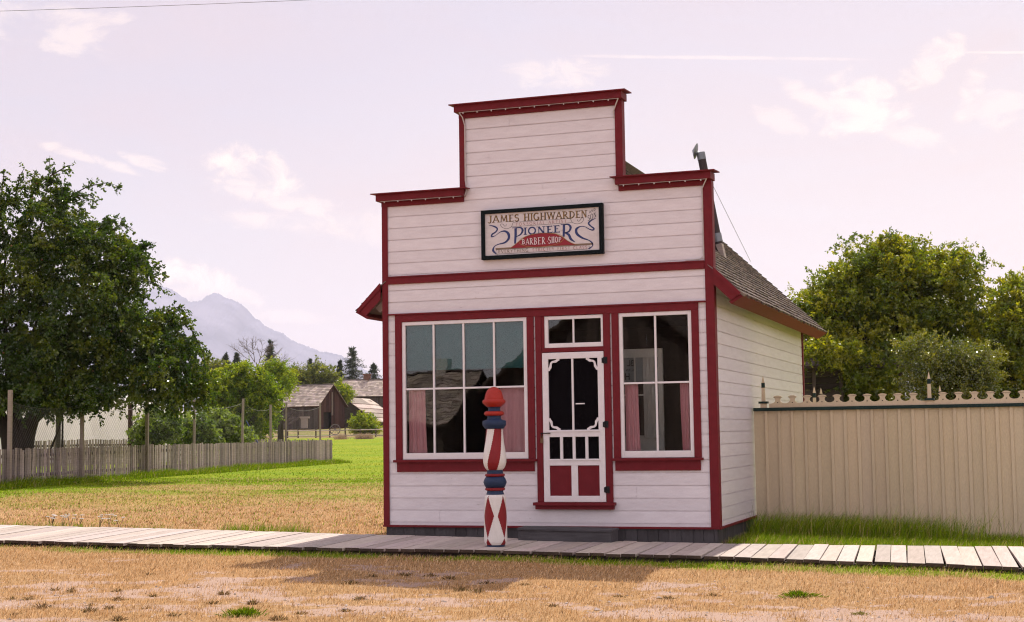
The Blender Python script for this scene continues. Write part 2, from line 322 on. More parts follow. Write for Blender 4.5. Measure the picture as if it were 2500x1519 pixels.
# window glass: clear pane with a real fresnel reflection and old-glass waviness
t = NT('window_glass'); fr = t.n.new('ShaderNodeFresnel'); fr.inputs[0].default_value = 1.5
gl = t.n.new('ShaderNodeBsdfGlossy'); gl.inputs['Roughness'].default_value = .0; tr = t.n.new('ShaderNodeBsdfTransparent'); tr.inputs[0].default_value = (.95, .97, .96, 1)
t.l.new(t.bump(t.noise(2.2, 2, .5), .07, .012), gl.inputs['Normal'])
mx = t.n.new('ShaderNodeMixShader'); t.l.new(t.math('MULTIPLY', fr.outputs[0], 1.3), mx.inputs[0]); t.l.new(tr.outputs[0], mx.inputs[1]); t.l.new(gl.outputs[0], mx.inputs[2]); t.l.new(mx.outputs[0], t.out.inputs[0]); M['glass'] = t.m
def leafmat(name, dark, mid, light, trans=.45, gloss=.08, grough=.35):
    t = NT(name); a = t.attr(); sp = t.n.new('ShaderNodeSeparateColor'); t.l.new(a, sp.inputs[0])
    cr = t.n.new('ShaderNodeValToRGB'); e = cr.color_ramp.elements; e[0].color = (*dark, 1); e[1].color = (*light, 1); e[1].position = 1.
    k = cr.color_ramp.elements.new(.5); k.color = (*mid, 1); t.l.new(sp.outputs[0], cr.inputs[0])
    d = t.n.new('ShaderNodeBsdfDiffuse'); tl = t.n.new('ShaderNodeBsdfTranslucent'); g = t.n.new('ShaderNodeBsdfGlossy'); g.inputs['Roughness'].default_value = grough
    t.l.new(cr.outputs[0], d.inputs[0])
    t.put(tl.inputs[0], t.mix(1., cr.outputs[0], (1.5, 1.45, .6), 'MULTIPLY'))
    m1 = t.n.new('ShaderNodeMixShader'); m1.inputs[0].default_value = trans; t.l.new(d.outputs[0], m1.inputs[1]); t.l.new(tl.outputs[0], m1.inputs[2])
    m2 = t.n.new('ShaderNodeMixShader'); m2.inputs[0].default_value = gloss; t.l.new(m1.outputs[0], m2.inputs[1]); t.l.new(g.outputs[0], m2.inputs[2])
    t.l.new(m2.outputs[0], t.out.inputs[0]); return t.m
M['apple_leaf'] = leafmat('apple_leaves', (.020, .048, .005), (.052, .100, .009), (.15, .18, .014), .40, .045, .28)
M['maple_leaf'] = leafmat('maple_leaves', (.065, .11, .006), (.15, .195, .010), (.34, .33, .016), .48, .045, .33)
M['olive_leaf'] = leafmat('glossy_leaves', (.055, .085, .008), (.115, .14, .012), (.25, .24, .02), .40, .10, .22)
M['lime_leaf'] = leafmat('lime_leaves', (.08, .145, .006), (.16, .235, .010), (.30, .33, .016), .48, .03, .4)
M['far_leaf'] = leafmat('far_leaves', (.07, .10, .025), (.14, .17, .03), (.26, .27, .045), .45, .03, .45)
M['needle'] = leafmat('conifer_needles', (.03, .048, .034), (.05, .072, .046), (.09, .11, .06), .15, .04, .5)
M['garden_leaf'] = leafmat('garden_leaves', (.06, .115, .02), (.12, .19, .035), (.24, .31, .06), .40, .07, .3)
def bladem(name, trans=.35):
    t = NT(name); a = t.attr(); d = t.n.new('ShaderNodeBsdfDiffuse'); tl = t.n.new('ShaderNodeBsdfTranslucent'); mx = t.n.new('ShaderNodeMixShader'); mx.inputs[0].default_value = trans
    t.l.new(a, d.inputs[0]); t.l.new(a, tl.inputs[0]); t.l.new(d.outputs[0], mx.inputs[1]); t.l.new(tl.outputs[0], mx.inputs[2]); t.l.new(mx.outputs[0], t.out.inputs[0]); return t.m
M['blade'] = bladem('grass_blades')

# ------------------------------------------------------------------ ground
WX = np.array([-40, -9.25, -6.3, -3.64, 1.95, 5.7, 14]); WZB = np.array([-.20, -.36, -.395, -.44, -.525, -.523, -.52])
WXF = np.array([-40, -7.7, -5.56, -2.7, -.42, 2.6, 4.9, 5.6, 14]); WZF = np.array([-.26, -.438, -.462, -.482, -.49, -.53, -.574, -.595, -.66])
YB, YF = -.13, -2.1
def walk_z(x, y):
    zb = np.interp(x, WX, WZB); zf = np.interp(x, WXF, WZF); k = (y - YF) / (YB - YF); return zf + (zb - zf) * k
def ground_z(x, y):
    x = np.asarray(x, float); y = np.asarray(y, float)
    d = (x - CAM[0]) * -.3275 + (y - CAM[1]) * .9449
    xc = np.clip(x, -30, 10)
    back = -.565 - .0155 * xc; front = -.63 - .0165 * xc - .015 * np.clip(-2.2 - y, 0, 8)
    edge = np.interp(x, WXF, WZF) - .082; front = edge + (front - edge) * sst(-2.3, -5.5, y)
    z = front + (back - front) * sst(-2.2, .4, y)
    z = z + np.interp(d, [0, 70, 100, 140, 190, 260, 600, 6000], [0, 0, .18, .62, 1.9, 3.6, 6., 6.])
    near = np.clip(1 - np.abs(d - 12) / 60, 0, 1)
    z = z + (fbm(x * .9, y * .9, 3) - .5) * .05 * near + (fbm(x * 4, y * 4, 8) - .5) * .022 * near
    under = sst(-2.14, -1.9, y) * (1 - sst(-.5, -.1, y))
    return z - under * .12
FA = np.array([-19.11, 12.41]); FB = np.array([-22.49, 38.53])
def fence_x(y): return FA[0] + (y - FA[1]) * (FB[0] - FA[0]) / (FB[1] - FA[1])
def green_amt(x, y):
    x = np.asarray(x, float); y = np.asarray(y, float)
    d = (x - CAM[0]) * -.3275 + (y - CAM[1]) * .9449
    n = fbm(x * .35, y * .35, 21) - .5; n2 = fbm(x * 1.3, y * 1.3, 31) - .5
    g = sst(28, 50, d + n * 22 + n2 * 9)
    nearf = sst(4.2, 1.2, np.abs(x - fence_x(y)) + n * 2.5 + n2 * 1.5) * (y > 3) * (y < 45)
    g = np.maximum(g, nearf)
    olive = .34 * sst(21, 33, d + n * 14) + .25 * (n2 + .2)
    g = np.maximum(g, np.clip(olive, 0, .5) * (y > .2))
    fr = sst(.60, .12, np.abs(y + 2.36) + n2 * .5) * np.clip(fbm(x * .7, y * 0 + 3., 15) * 1.9 - .35, 0, .85)             # green fringe along the walk
    g = np.maximum(g, fr)
    g = np.maximum(g, sst(.5, .1, np.abs(y - .1) + n2 * .3) * .55 * (x < -3))
    rt = sst(1.9, 2.1, x) * sst(-.2, .1, y) * sst(14, 9, y)
    g = np.maximum(g, rt * .9)
    return np.clip(g, 0, 1)
def bare_amt(x, y):
    n = fbm(np.asarray(x) * .8, np.asarray(y) * 1.7, 77); n2 = fbm(np.asarray(x) * 3.4, np.asarray(y) * 6.5, 91)
    return sst(.47, .66, n * .45 + n2 * .55 + np.clip((-4.6 - np.asarray(y)) * .05, -.3, .06)) * (np.asarray(y) < -2.9)
def axis_pts(segs):
    out = []
    for a, b, st in segs: out += list(np.arange(a, b, st))
    return np.array(out + [segs[-1][1]], float)
gx = axis_pts([(-15000, -6000, 1500), (-6000, -1000, 500), (-1000, -200, 100), (-200, -60, 14), (-60, -16, 2), (-16, 9, .22), (9, 60, 3), (60, 200, 14), (200, 1000, 100), (1000, 6000, 500), (6000, 15000, 1500)])
gy = axis_pts([(-900, -200, 100), (-200, -60, 20), (-60, -13, 4), (-13, 3, .2), (3, 40, 1), (40, 220, 6), (220, 1000, 60), (1000, 6000, 500), (6000, 15000, 1500)])
GX, GY = np.meshgrid(gx, gy); GZ = ground_z(GX, GY)
me = bpy.data.meshes.new('ground'); nx, ny = len(gx), len(gy)
vs = np.stack([GX, GY, GZ], -1).reshape(-1, 3)
idx = (np.arange(ny - 1)[:, None] * nx + np.arange(nx - 1)[None]).ravel()
fs = np.stack([idx, idx + 1, idx + nx + 1, idx + nx], -1)
me.from_pydata(vs.tolist(), [], fs.tolist()); me.polygons.foreach_set('use_smooth', [True] * len(me.polygons))
ca = me.color_attributes.new('Col', 'FLOAT_COLOR', 'POINT')
c4 = np.ones((len(vs), 4), np.float32); c4[:, 0] = green_amt(vs[:, 0], vs[:, 1]); c4[:, 1] = bare_amt(vs[:, 0], vs[:, 1])
c4[:, 2] = sst(146, 152, (vs[:, 0] - CAM[0]) * -.3275 + (vs[:, 1] - CAM[1]) * .9449)
ca.data.foreach_set('color', c4.ravel())
t = NT('ground_soil_and_turf'); sp = t.n.new('ShaderNodeSeparateColor'); t.l.new(t.attr(), sp.inputs[0])
n1 = t.noise(2.3, 8, .65); n2 = t.noise(14, 6, .6); n3 = t.noise(95, 4, .75); n4 = t.noise(.22, 5, .6)
straw = t.mix(t.rng(n2, .3, .7), (.27, .16, .075), (.44, .285, .14)); straw = t.mix(t.rng(n4, .35, .65), straw, (.36, .21, .10))
soil = t.mix(t.rng(n3, .35, .62), (.30, .20, .15), (.47, .335, .265))
grn = t.mix(t.rng(n2, .3, .7), (.12, .19, .008), (.20, .28, .010)); grn = t.mix(t.rng(n4, .4, .65), grn, (.23, .26, .012))
barem = t.rng(t.math('ADD', sp.outputs[1], t.math('MULTIPLY', t.math('SUBTRACT', n2, .5), 1.9)), .40, .62)
gm = t.rng(t.math('ADD', sp.outputs[0], t.math('MULTIPLY', t.math('SUBTRACT', n1, .5), .5)), .25, .75)
col = t.mix(barem, straw, soil); col = t.mix(gm, col, grn)
col = t.mix(sp.outputs[2], col, t.mix(t.rng(n4, .4, .6), (.27, .18, .095), (.16, .17, .05)))
t.pbr(col, .95, .08, t.bump(t.math('ADD', n2, n3), .5, .03))
me.materials.append(t.m); me.update()
ground = bpy.data.objects.new('ground', me); COL.objects.link(ground); tag(ground, 'dry straw coloured turf with bare gravel patches turning green further back', kind='structure')

# mountain, kilometres away
ridge = [(-900, 960), (-500, 870), (-200, 780), (60, 720), (220, 690), (320, 722), (365, 706), (395, 699), (420, 706), (447, 724), (462, 737), (478, 735), (492, 735), (505, 722), (522, 715), (538, 719), (548, 728), (572, 733), (600, 752), (622, 775), (650, 797), (690, 815), (720, 834), (760, 850), (785, 859), (811, 861), (842, 873), (880, 896), (940, 925), (1010, 955), (1120, 985), (1300, 1010), (1700, 1020), (2600, 1025)]
DM = 11000.
ru = np.array([p[0] for p in ridge], float); rv = np.array([p[1] for p in ridge], float)
uu = np.linspace(-900, 2600, 1300); vv = np.interp(uu, ru, rv) + (fbm(uu * .09, uu * 0, 5) - .5) * 6 + (fbm(uu * .35, uu * 0 + 7, 6) - .5) * 5
rows = []
for k, (dd, hf) in enumerate([(-4500, 0), (-3450, .12), (-2550, .3), (-1680, .5), (-1000, .7), (-420, .88), (0, 1), (480, .85), (1260, .6), (2700, 0)]):
    P = np.array([at(u, v, DM) for u, v in zip(uu, vv)]); top = P[:, 2]
    off = FV[:2] / np.linalg.norm(FV[:2]) * dd
    rel = (fbm(uu * .02 + 3, uu * 0 + k * .9, 40) - .5) * 2
    xy = P[:, :2] + off + (np.outer(rel, FV[:2]) * 480 * (1 if k != 6 else 0))
    z = 0 + (top) * hf * (1 + .16 * rel * (k not in (0, 6, 9)))
    rows.append(np.column_stack([xy, z]))
V = np.array(rows); R_, C_ = V.shape[:2]
mb = MB(); mb.add(V.reshape(-1, 3), [(i * C_ + j, i * C_ + j + 1, (i + 1) * C_ + j + 1, (i + 1) * C_ + j) for i in range(R_ - 1) for j in range(C_ - 1)])
t = NT('mountain_with_haze_blue'); n1 = t.noise(.0013, 8, .65); col = t.mix(t.rng(n1, .42, .6), (.03, .05, .12), (.15, .16, .25)); t.pbr(col, .95, .05)  # haze blue is mixed into the rock and forest colours
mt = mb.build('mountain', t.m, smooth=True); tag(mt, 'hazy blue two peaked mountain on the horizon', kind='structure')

# ------------------------------------------------------------------ boardwalk
mb = MB(); x = -34.
while x < 13:
    w = random.uniform(.178, .208); g = random.uniform(.008, .022); x1 = x + w - g
    j0, j1 = random.uniform(-.035, .035), random.uniform(-.04, .02); sk = random.uniform(-.012, .012); dz = random.uniform(-.004, .004)
    c = random.uniform(.78, 1.12); mb.cur = (c, c * random.uniform(.96, 1.01), c * random.uniform(.92, 1.0))
    yb, yf = YB + j1, YF + j0
    p = []
    for zz in (-.038, 0):
        for xx, yy in ((x + sk, yf), (x1 + sk, yf), (x1, yb), (x, yb)):
            p.append((xx, yy, float(walk_z(xx, yy)) + zz + dz))
    sk2 = float(np.interp(x, [-4, -1.6, 1.9, 6], [0, .06, .13, .17]))
    p = [(a - (sk2 if i % 4 in (2, 3) else 0), b, c) for i, (a, b, c) in enumerate(p)]
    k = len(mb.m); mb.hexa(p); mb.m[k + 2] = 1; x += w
walk = mb.build('boardwalk', [M['walk'], M['endgrain_shade']], bevel=.003); tag(walk, 'weathered plank boardwalk running past the shop front', kind='structure')
mb = MB()
for yy in (YF + .2, (YF + YB) / 2, YB - .15):
    for xa in np.arange(-34, 13, 3.0):
        mb.beam((xa, yy, float(walk_z(xa, yy)) - .105), (xa + 2.99, yy, float(walk_z(xa + 2.99, yy)) - .105), .10, .11)
o = mb.build('boardwalk_joist', M['barn'], walk)

# ------------------------------------------------------------------ the shop
shop = empty('barber_shop', (-.43, .1, -.5), 'white clapboard shop with stepped false front and dark red trim', 'shop')
def siding(mb, P, a0, a1, z0, z1, zl, holes=(), pitch=.168, th=.06):
    """drop siding on the plane given by P(a, depth, z); joints at zl + k*pitch"""
    k = math.floor((z0 - zl) / pitch); z = zl + k * pitch
    while z < z1:
        zs = sorted({max(z, z0), min(z + .014, z1), min(z + pitch, z1)} | {h[2] for h in holes if z < h[2] < z + pitch} | {h[3] for h in holes if z < h[3] < z + pitch})
        zs = [q for q in zs if z0 <= q <= z1]
        cuts = [(a0, a1)]
        joint = random.uniform(a0, a1) if random.random() < .22 else None
        dpt = random.uniform(-.0015, .0015); c = random.uniform(.95, 1.03); mb.cur = (c, c, c)
        for za, zb in zip(zs[:-1], zs[1:]):
            if zb - za < 1e-4: continue
            iv = [(a0, a1)]
            for h in holes:
                if h[2] < zb - 1e-4 and h[3] > za + 1e-4:
                    iv = [q for s_, e_ in iv for q in ((s_, min(e_, h[0])), (max(s_, h[1]), e_)) if q[1] - q[0] > .004]
            dep = .013 if zb <= z + .0141 else dpt
            if joint: iv = [q for s_, e_ in iv for q in (((s_, joint - .001), (joint + .001, e_)) if s_ < joint - .01 and e_ > joint + .01 else ((s_, e_),))]
            for s_, e_ in iv:
                p = [P(s_, dep, za), P(e_, dep, za), P(e_, th, za), P(s_, th, za), P(s_, dep, zb), P(e_, dep, zb), P(e_, th, zb), P(s_, th, zb)]
                mb.hexa(p)
        z += pitch
    mb.cur = (1, 1, 1)
PF = lambda a, d, z: (a, d, z)
PR = lambda a, d, z: (1.95 - d, a, z)
PL = lambda a, d, z: (-2.80 + d, a, z)
holes = [(-2.58, -.60, .47, 2.6), (-.47, .47, -.06, 2.6), (.605, 1.70, .47, 2.6)]
mb = MB()
siding(mb, PF, -2.79, 1.94, -.34, 2.66, .043, holes)
siding(mb, PF, -2.79, 1.94, 2.66, 3.10, 2.813 - .168)
siding(mb, PF, -2.79, 1.94, 3.17, 4.30, 3.372)
siding(mb, PF, -1.595, .735, 4.30, 5.52, 4.380)
mb.build('front_wall', M['white'], shop)
mb = MB(); siding(mb, PR, .061, 8.12, -.34, 3.0, .074); mb.build('side_wall', M['white'], shop)
mb = MB(); siding(mb, PL, .061, 8.12, -.34, 3.0, .074); mb.build('side_wall', M['white'], shop)
mb = MB(); mb.prism([(-2.74, 8.08, -.34), (1.89, 8.08, -.34), (1.89, 8.08, 3.1), (-.43, 8.08, 5.38), (-2.74, 8.08, 3.1)], (0, .06, 0)); mb.build('back_wall', M['white'], shop)
# false front back boarding
mb = MB(); mb.box(-2.78, 1.93, .063, .12, 3.2, 4.3); mb.box(-1.585, .725, .063, .12, 4.3, 5.5); mb.build('false_front_backing', M['grey_wood_h'], shop)
# red trim
for a in ((-2.825, -2.738, -2.826, -2.801, -.325, 4.262), (1.854, 1.972, 1.951, 1.972, -.325, 4.262), (-1.62, -1.535, -1.62, -1.596, 4.41, 5.462), (.66, .762, .737, .762, 4.41, 5.462)):
    mb = MB(); mb.box(a[0], a[1], -.022, .0, a[4], a[5]); mb.box(a[2], a[3], .0, .13, a[4], a[5]); mb.build('corner_board', M['red'], shop, bevel=.003)
for a, b in ((1.951, 1.972), (-2.822, -2.801)):
    mb = MB(); mb.box(a, b, 8.04, 8.14, -.325, 2.9); mb.build('corner_board', M['red'], shop)
mb = MB(); mb.box(-2.737, 1.853, -.030, -.001, 3.08, 3.175); mb.box(-2.737, 1.853, -.045, -.001, 3.175, 3.192); mb.build('belt_board', M['red'], shop, bevel=.003)
mb = MB(); mb.box(-2.63, 1.752, -.026, -.001, 2.537, 2.635); mb.box(-2.737, 1.853, -.048, -.001, 2.635, 2.655); mb.build('header_board', M['red'], shop, bevel=.003)
mb = MB(); mb.box(-2.83, 1.985, -.034, -.001, -.352, -.3255); mb.box(1.951, 1.985, .0, 8.14, -.352, -.3255); mb.box(-2.83, -2.801, .0, 8.14, -.352, -.3255); mb.build('water_table', M['red'], shop)
mb = MB(); x = -2.80
while x < 1.93:
    w = random.uniform(.13, .17); x1 = min(x + w, 1.94); c = random.uniform(.8, 1.25); mb.cur = (c, c, c); mb.box(x, x1 - .006, .012 + random.uniform(0, .006), .05, -1.0, -.353); x = x1
for xx in (1.90, -2.79):
    y = .055
    while y < 8.1:
        c = random.uniform(.8, 1.25); mb.cur = (c, c, c); mb.box(xx, xx + .04, y, y + .142, -1.0, -.353); y += .15
mb.build('skirting', M['skirt'], shop)
# cornices
def cornice(xa, xb, zt, ra, rb):
    mb = MB(); mb.box(xa, xb, -.13, .16, zt - .112, zt - .012)
    mb.box(max(xa, ra), min(xb, rb), -.032, -.001, zt - .185, zt - .113)
    o = mb.build('cornice', M['red'], shop, bevel=.004)
    mb = MB(); mb.hexa([(xa - .06, -.185, zt - .018), (xb + .06, -.185, zt - .018), (xb + .06, .20, zt + .006), (xa - .06, .20, zt + .006), (xa - .06, -.185, zt - .004), (xb + .06, -.185, zt - .004), (xb + .06, .20, zt + .02), (xa - .06, .20, zt + .02)])
    mb.build('cornice_cap', M['red'], o); return o
cornice(-2.87, -1.535, 4.385, -2.825, -1.56); cornice(.675, 1.985, 4.385, .695, 1.97); cornice(-1.655, .79, 5.575, -1.62, .762)
# windows
def window(x0, x1, z0, z1, gx0, gx1, gz0, gz1, mx, mz, cas):
    mb = MB(); a, b = cas
    mb.box(a, x0, -.024, .05, z0 - .004, 2.5365); mb.box(x1, b, -.024, .05, z0 - .004, 2.5365)
    mb.box(a - .022, b + .022, -.075, .05, z0 - .038, z0 - .0045); mb.box(a + .016, b - .016, -.026, -.001, z0 - .172, z0 - .0385)
    w = mb.build('window', M['red'], shop, bevel=.003)
    mb = MB()
    mb.box(x0, gx0, -.008, .045, z0, z1); mb.box(gx1, x1, -.008, .045, z0, z1); mb.box(gx0, gx1, -.0081, .045, gz1, z1); mb.box(gx0, gx1, -.0081, .045, z0, gz0)
    f = mb.build('frame', M['white_trim'], w, bevel=.004)
    mb = MB()
    for m in mx: mb.box(m - .0125, m + .0125, -.001, .04, gz0, gz1)
    ed = [gx0] + [m for m in mx] + [gx1]
    for p, q in zip(ed[:-1], ed[1:]): mb.box(p + (.0127 if p != gx0 else 0), q - (.0127 if q != gx1 else 0), .001, .039, mz - .0125, mz + .0125)
    mb.build('glazing_bar', M['white_trim'], w, bevel=.002)
    mb = MB(); mb.box(gx0 - .01, gx1 + .01, .022, .026, gz0 - .01, gz1 + .01); mb.build('pane', M['glass'], w)
    return w
window(-2.529, -.655, .589, 2.534, -2.481, -.708, .678, 2.484, (-2.05, -1.599, -1.145), 1.580, (-2.63, -.5535))
window(.655, 1.655, .589, 2.536, .704, 1.604, .679, 2.485, (1.155,), 1.586, (.557, 1.752))
# door casing, transom, sill
mb = MB()
mb.box(-.531, -.442, -.024, .05, -.003, 2.5365); mb.box(.442, .535, -.024, .05, -.003, 2.5365); mb.box(-.4415, .4415, -.018, .05, 2.036, 2.095)
mb.box(-.4415, -.402, -.016, .05, 2.0955, 2.5365); mb.box(.434, .4415, -.016, .05, 2.0955, 2.5365)
dc = mb.build('door_casing', M['red'], shop, bevel=.003)
mb = MB(); mb.box(-.572, .573, -.11, .05, -.045, -.0035); mb.box(-.55, .55, -.075, -.001, -.098, -.0455); mb.build('door_sill', M['red'], shop, bevel=.004)
mb = MB(); X0, X1, Z0, Z1 = -.401, .433, 2.097, 2.5315
mb.box(X0, X0 + .052, -.006, .04, Z0, Z1); mb.box(X1 - .03, X1, -.006, .04, Z0, Z1); mb.box(X0 + .052, X1 - .03, -.0061, .04, Z1 - .048, Z1); mb.box(X0 + .052, X1 - .03, -.0061, .04, Z0, Z0 + .06); mb.box(.0, .022, -.003, .039, Z0 + .06, Z1 - .048)
tw = mb.build('transom_window', M['white_trim'], shop, bevel=.003)
mb = MB(); mb.box(X0 + .04, X1 - .02, .018, .022, Z0 + .05, Z1 - .04); mb.build('pane', M['glass'], tw)
mb = MB()
ya, yb = -.022, .014
mb.box(-.437, -.352, ya, yb, .001, 2.029); mb.box(.35, .437, ya, yb, .001, 2.029)
mb.box(-.352, .35, ya - .0004, yb, 1.942, 2.029); mb.box(-.352, .35, ya - .0004, yb, .878, .973); mb.box(-.352, .35, ya - .0004, yb, .492, .581); mb.box(-.352, .35, ya - .0004, yb, .001, .083)
mb.box(-.021, .006, ya + .002, yb, .973, 1.942); mb.box(-.045, .047, ya + .002, yb, .083, .492)
for m in (-.180, -.002, .178): mb.box(m - .02, m + .02, ya + .002, yb, .581, .878)
mb.box(-.375, .373, ya - .012, ya - .0005, .948, .966); mb.box(-.375, .373, ya - .012, ya - .0005, .558, .574)
door = mb.build('screen_door', M['white_trim'], shop, bevel=.003)
for cx, cz, sx, sz in ((-.352, 1.942, 1, -1), (.35, 1.942, -1, -1), (-.352, .973, 1, 1), (.35, .973, -1, 1)):   # scroll brackets in the corners
    mb = MB(); n = 14; inner = []; outer = []
    for i in range(n + 1):
        tt = i / n * math.pi / 2; hw = .013 + .006 * abs(math.cos(tt * 2)) ; r0 = .150 + .010 * math.cos(tt * 8)
        for lst, r in ((inner, r0 - hw), (outer, r0 + hw)): lst.append((cx + sx * (.162 - r * math.cos(tt)), ya + .003, cz + sz * (.162 - r * math.sin(tt))))
    for i in range(n): mb.prism([inner[i], inner[i + 1], outer[i + 1], outer[i]], (0, .012, 0))
    mb.build('corner_bracket', M['white_trim'], door)
mb = MB(); mb.box(-.36, .36, .004, .006, .57, 1.95); mb.build('insect_screen', M['screen'], door)
for a, b in ((-.352, -.045), (.047, .35)):
    mb = MB(); mb.box(a, b, -.008, .006, .083, .492); mb.build('panel', M['red'], door, bevel=.003)
for z in (1.905, 1.04, .165):
    mb = MB(); mb.box(.412, .437, -.028, -.0225, z - .035, z + .035); mb.box(.443, .49, -.031, -.0245, z - .045, z + .045); mb.tube([(.44, -.03, z - .042), (.44, -.03, z + .042)], .009, 8); mb.build('hinge', M['iron'], door)
mb = MB(); mb.box(-.47, -.33, -.038, -.030, .925, .937); mb.tube([(-.455, -.036, .94), (-.455, -.036, .88)], .006, 6); mb.build('latch', M['iron'], door)
mb = MB(); mb.box(-.472, -.436, -.047, -.029, .80, .862); mb.tube([(-.466, -.038, .86), (-.466, -.038, .89), (-.454, -.038, .90), (-.442, -.038, .89), (-.442, -.038, .86)], .004, 6); mb.build('padlock', M['brass'], door, bevel=.004)
mb = MB(); mb.box(.03, .155, -.012, .0035, 1.318, 1.334); mb.build('push_bar', M['white_trim'], door)
# interior
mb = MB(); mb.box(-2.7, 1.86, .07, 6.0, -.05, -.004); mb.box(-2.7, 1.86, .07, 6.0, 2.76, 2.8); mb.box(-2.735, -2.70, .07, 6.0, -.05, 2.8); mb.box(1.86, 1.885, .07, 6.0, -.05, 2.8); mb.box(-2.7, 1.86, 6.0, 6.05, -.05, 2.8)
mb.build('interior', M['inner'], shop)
def zr(X, Y, y): return on_y(1480 + X * 260 / 973, 740 + Y * 260 / 973, y)
yi = 1.0
mb = MB()
a, b, c, d = zr(120, 425, yi), zr(512, 430, yi), zr(470, 492, yi), zr(520, 1345, yi)
xl, xr_, zt, zb = a[0], b[0], a[2], .25
xi = c[0]; zi = c[2]
mb.box(xl, xi, yi, yi + .04, zi, zt); mb.box(xi, xr_, yi, yi + .04, zb, zt); m_ = zr(258, 500, yi)[0]; mb.box(m_ - .012, m_ + .012, yi, yi + .03, zr(258, 720, yi)[2], zi); mb.box(xl, xi, yi, yi + .03, zr(200, 850, yi)[2], zr(200, 835, yi)[2]); mb.box(xl, xi, yi, yi + .035, zb, zr(300, 1210, yi)[2]); mb.box(xl - .08, xl, yi, yi + .04, zb, zt)
idoor = mb.build('inner_door', M['innerwhite'], shop)
mb = MB(); mb.box(xl, xi, yi + .015, yi + .018, zr(200, 722, yi)[2], zi); mb.build('pane', flat('dusty_grey_pane', (.34, .36, .37), .5), idoor)
n = 30; l0, l1 = zr(338, 492, yi), zr(462, 492, yi); V = []
for i in range(n + 1):
    xx = l0[0] + (l1[0] - l0[0]) * i / n; V += [(xx, yi - .03 + .012 * math.sin(i * 1.9), zi), (xx, yi - .03 + .014 * math.sin(i * 1.9 + .4), zr(400, 1235, yi)[2])]
mb = MB(); mb.add(V, [(2 * i, 2 * i + 2, 2 * i + 3, 2 * i + 1) for i in range(n)]); o = mb.build('lace_curtain', M['lace'], base=(l0[0], yi, zi)); tag(o, 'sheer white lace curtain hanging inside on the inner door', 'curtain')
# mirror-written lettering set on the inner pane
def text_mesh(body, size, loc, mirror, mat, name, parent, sx=1.):
    cu = bpy.data.curves.new(name, 'FONT'); cu.body = body; cu.size = size; cu.extrude = .0008; cu.offset = size * .012
    tmp = bpy.data.objects.new('tmp', cu); COL.objects.link(tmp); dg = bpy.context.evaluated_depsgraph_get(); me = bpy.data.meshes.new_from_object(tmp.evaluated_get(dg))
    bpy.data.objects.remove(tmp)
    co = np.empty(len(me.vertices) * 3); me.vertices.foreach_get('co', co); co = co.reshape(-1, 3)
    out = np.column_stack([loc[0] + co[:, 0] * (-1 if mirror else 1) * sx, loc[1] - co[:, 2], loc[2] + co[:, 1]]) - np.array(ORG[parent.name])
    me.vertices.foreach_set('co', out.ravel()); me.materials.append(mat); me.update()
    o = bpy.data.objects.new(name, me); COL.objects.link(o); o.parent = parent; ORG[o.name] = ORG[parent.name]; return o
for body, Xr, Yb, Ht in (('BL', 258, 575, 56), ('LL KIN', 252, 622, 22), ('HO', 218, 700, 60)):
    p = zr(Xr, Yb, yi + .012); q = zr(Xr, Yb - Ht, yi + .012)
    text_mesh(body, (q[2] - p[2]) / .70, (p[0], yi + .012, p[2]), True, M['ink'], 'pane_lettering', idoor, .8)
# roof
RX, RZ = -.43, 5.36
def slope_pt(side, s_, y, lift=0.):
    ex, ez = (2.365, 2.705) if side > 0 else (-3.235, 2.705)
    L = math.hypot(RX - ex, RZ - ez); ux, uz = (RX - ex) / L, (RZ - ez) / L
    nx_, nz_ = (uz * (1 if side > 0 else -1), abs(ux))
    return (ex + ux * s_ + nx_ * lift, y, ez + uz * s_ + nz_ * lift), L
mb = MB()
for side in (1, -1):
    L = slope_pt(side, 0, 0)[1]; sA = .42
    for s0, s1, y0 in ((.06, sA, -.03), (sA, L, .13)):
        p = [slope_pt(side, s_, y, l)[0] for l in (-.055, -.022) for s_, y in ((s0, y0), (s1, y0), (s1, 8.42), (s0, 8.42))]
        mb.hexa(p)
roof = mb.build('roof', M['grey_wood'], shop)
mb = MB()
for side in (1, -1):
    L = slope_pt(side, 0, 0)[1]; s_ = 0.; k = 0
    while s_ < L - .02:
        y = -.035 if s_ < .42 else .125
        while y < 8.44:
            w = random.uniform(.08, .17); y1 = min(y + w, 8.45); c = random.uniform(.42, 1.45); mb.cur = (c, c * random.uniform(.93, 1.02), c * random.uniform(.9, 1.02))
            e = random.uniform(-.018, .018); tk = random.uniform(.026, .044); s1 = min(s_ + .26, L + .02)
            p = []
            for bot in (1, 0):
                for ss, yy in ((s_ + e, y), (s1, y), (s1, y1 - .006), (s_ + e, y1 - .006)):
                    up = (.028 if ss == s_ + e else -.012); p.append(slope_pt(side, ss, yy, up - (.0 if not bot else tk) if ss == s_ + e else up - (0 if not bot else .006))[0])
            mb.hexa(p); y = y1
        s_ += .125; k += 1
mb.build('shingles', M['shake'], roof)
mb = MB(); mb.beam((RX - .06, .13, RZ + .0), (RX - .06, 8.45, RZ + .0), .15, .022, (0.7, 0, .7)); mb.beam((RX + .06, .13, RZ + .005), (RX + .06, 8.45, RZ + .005), .15, .022, (-0.7, 0, .7)); mb.build('ridge_board', M['shake'], roof)
mb = MB()
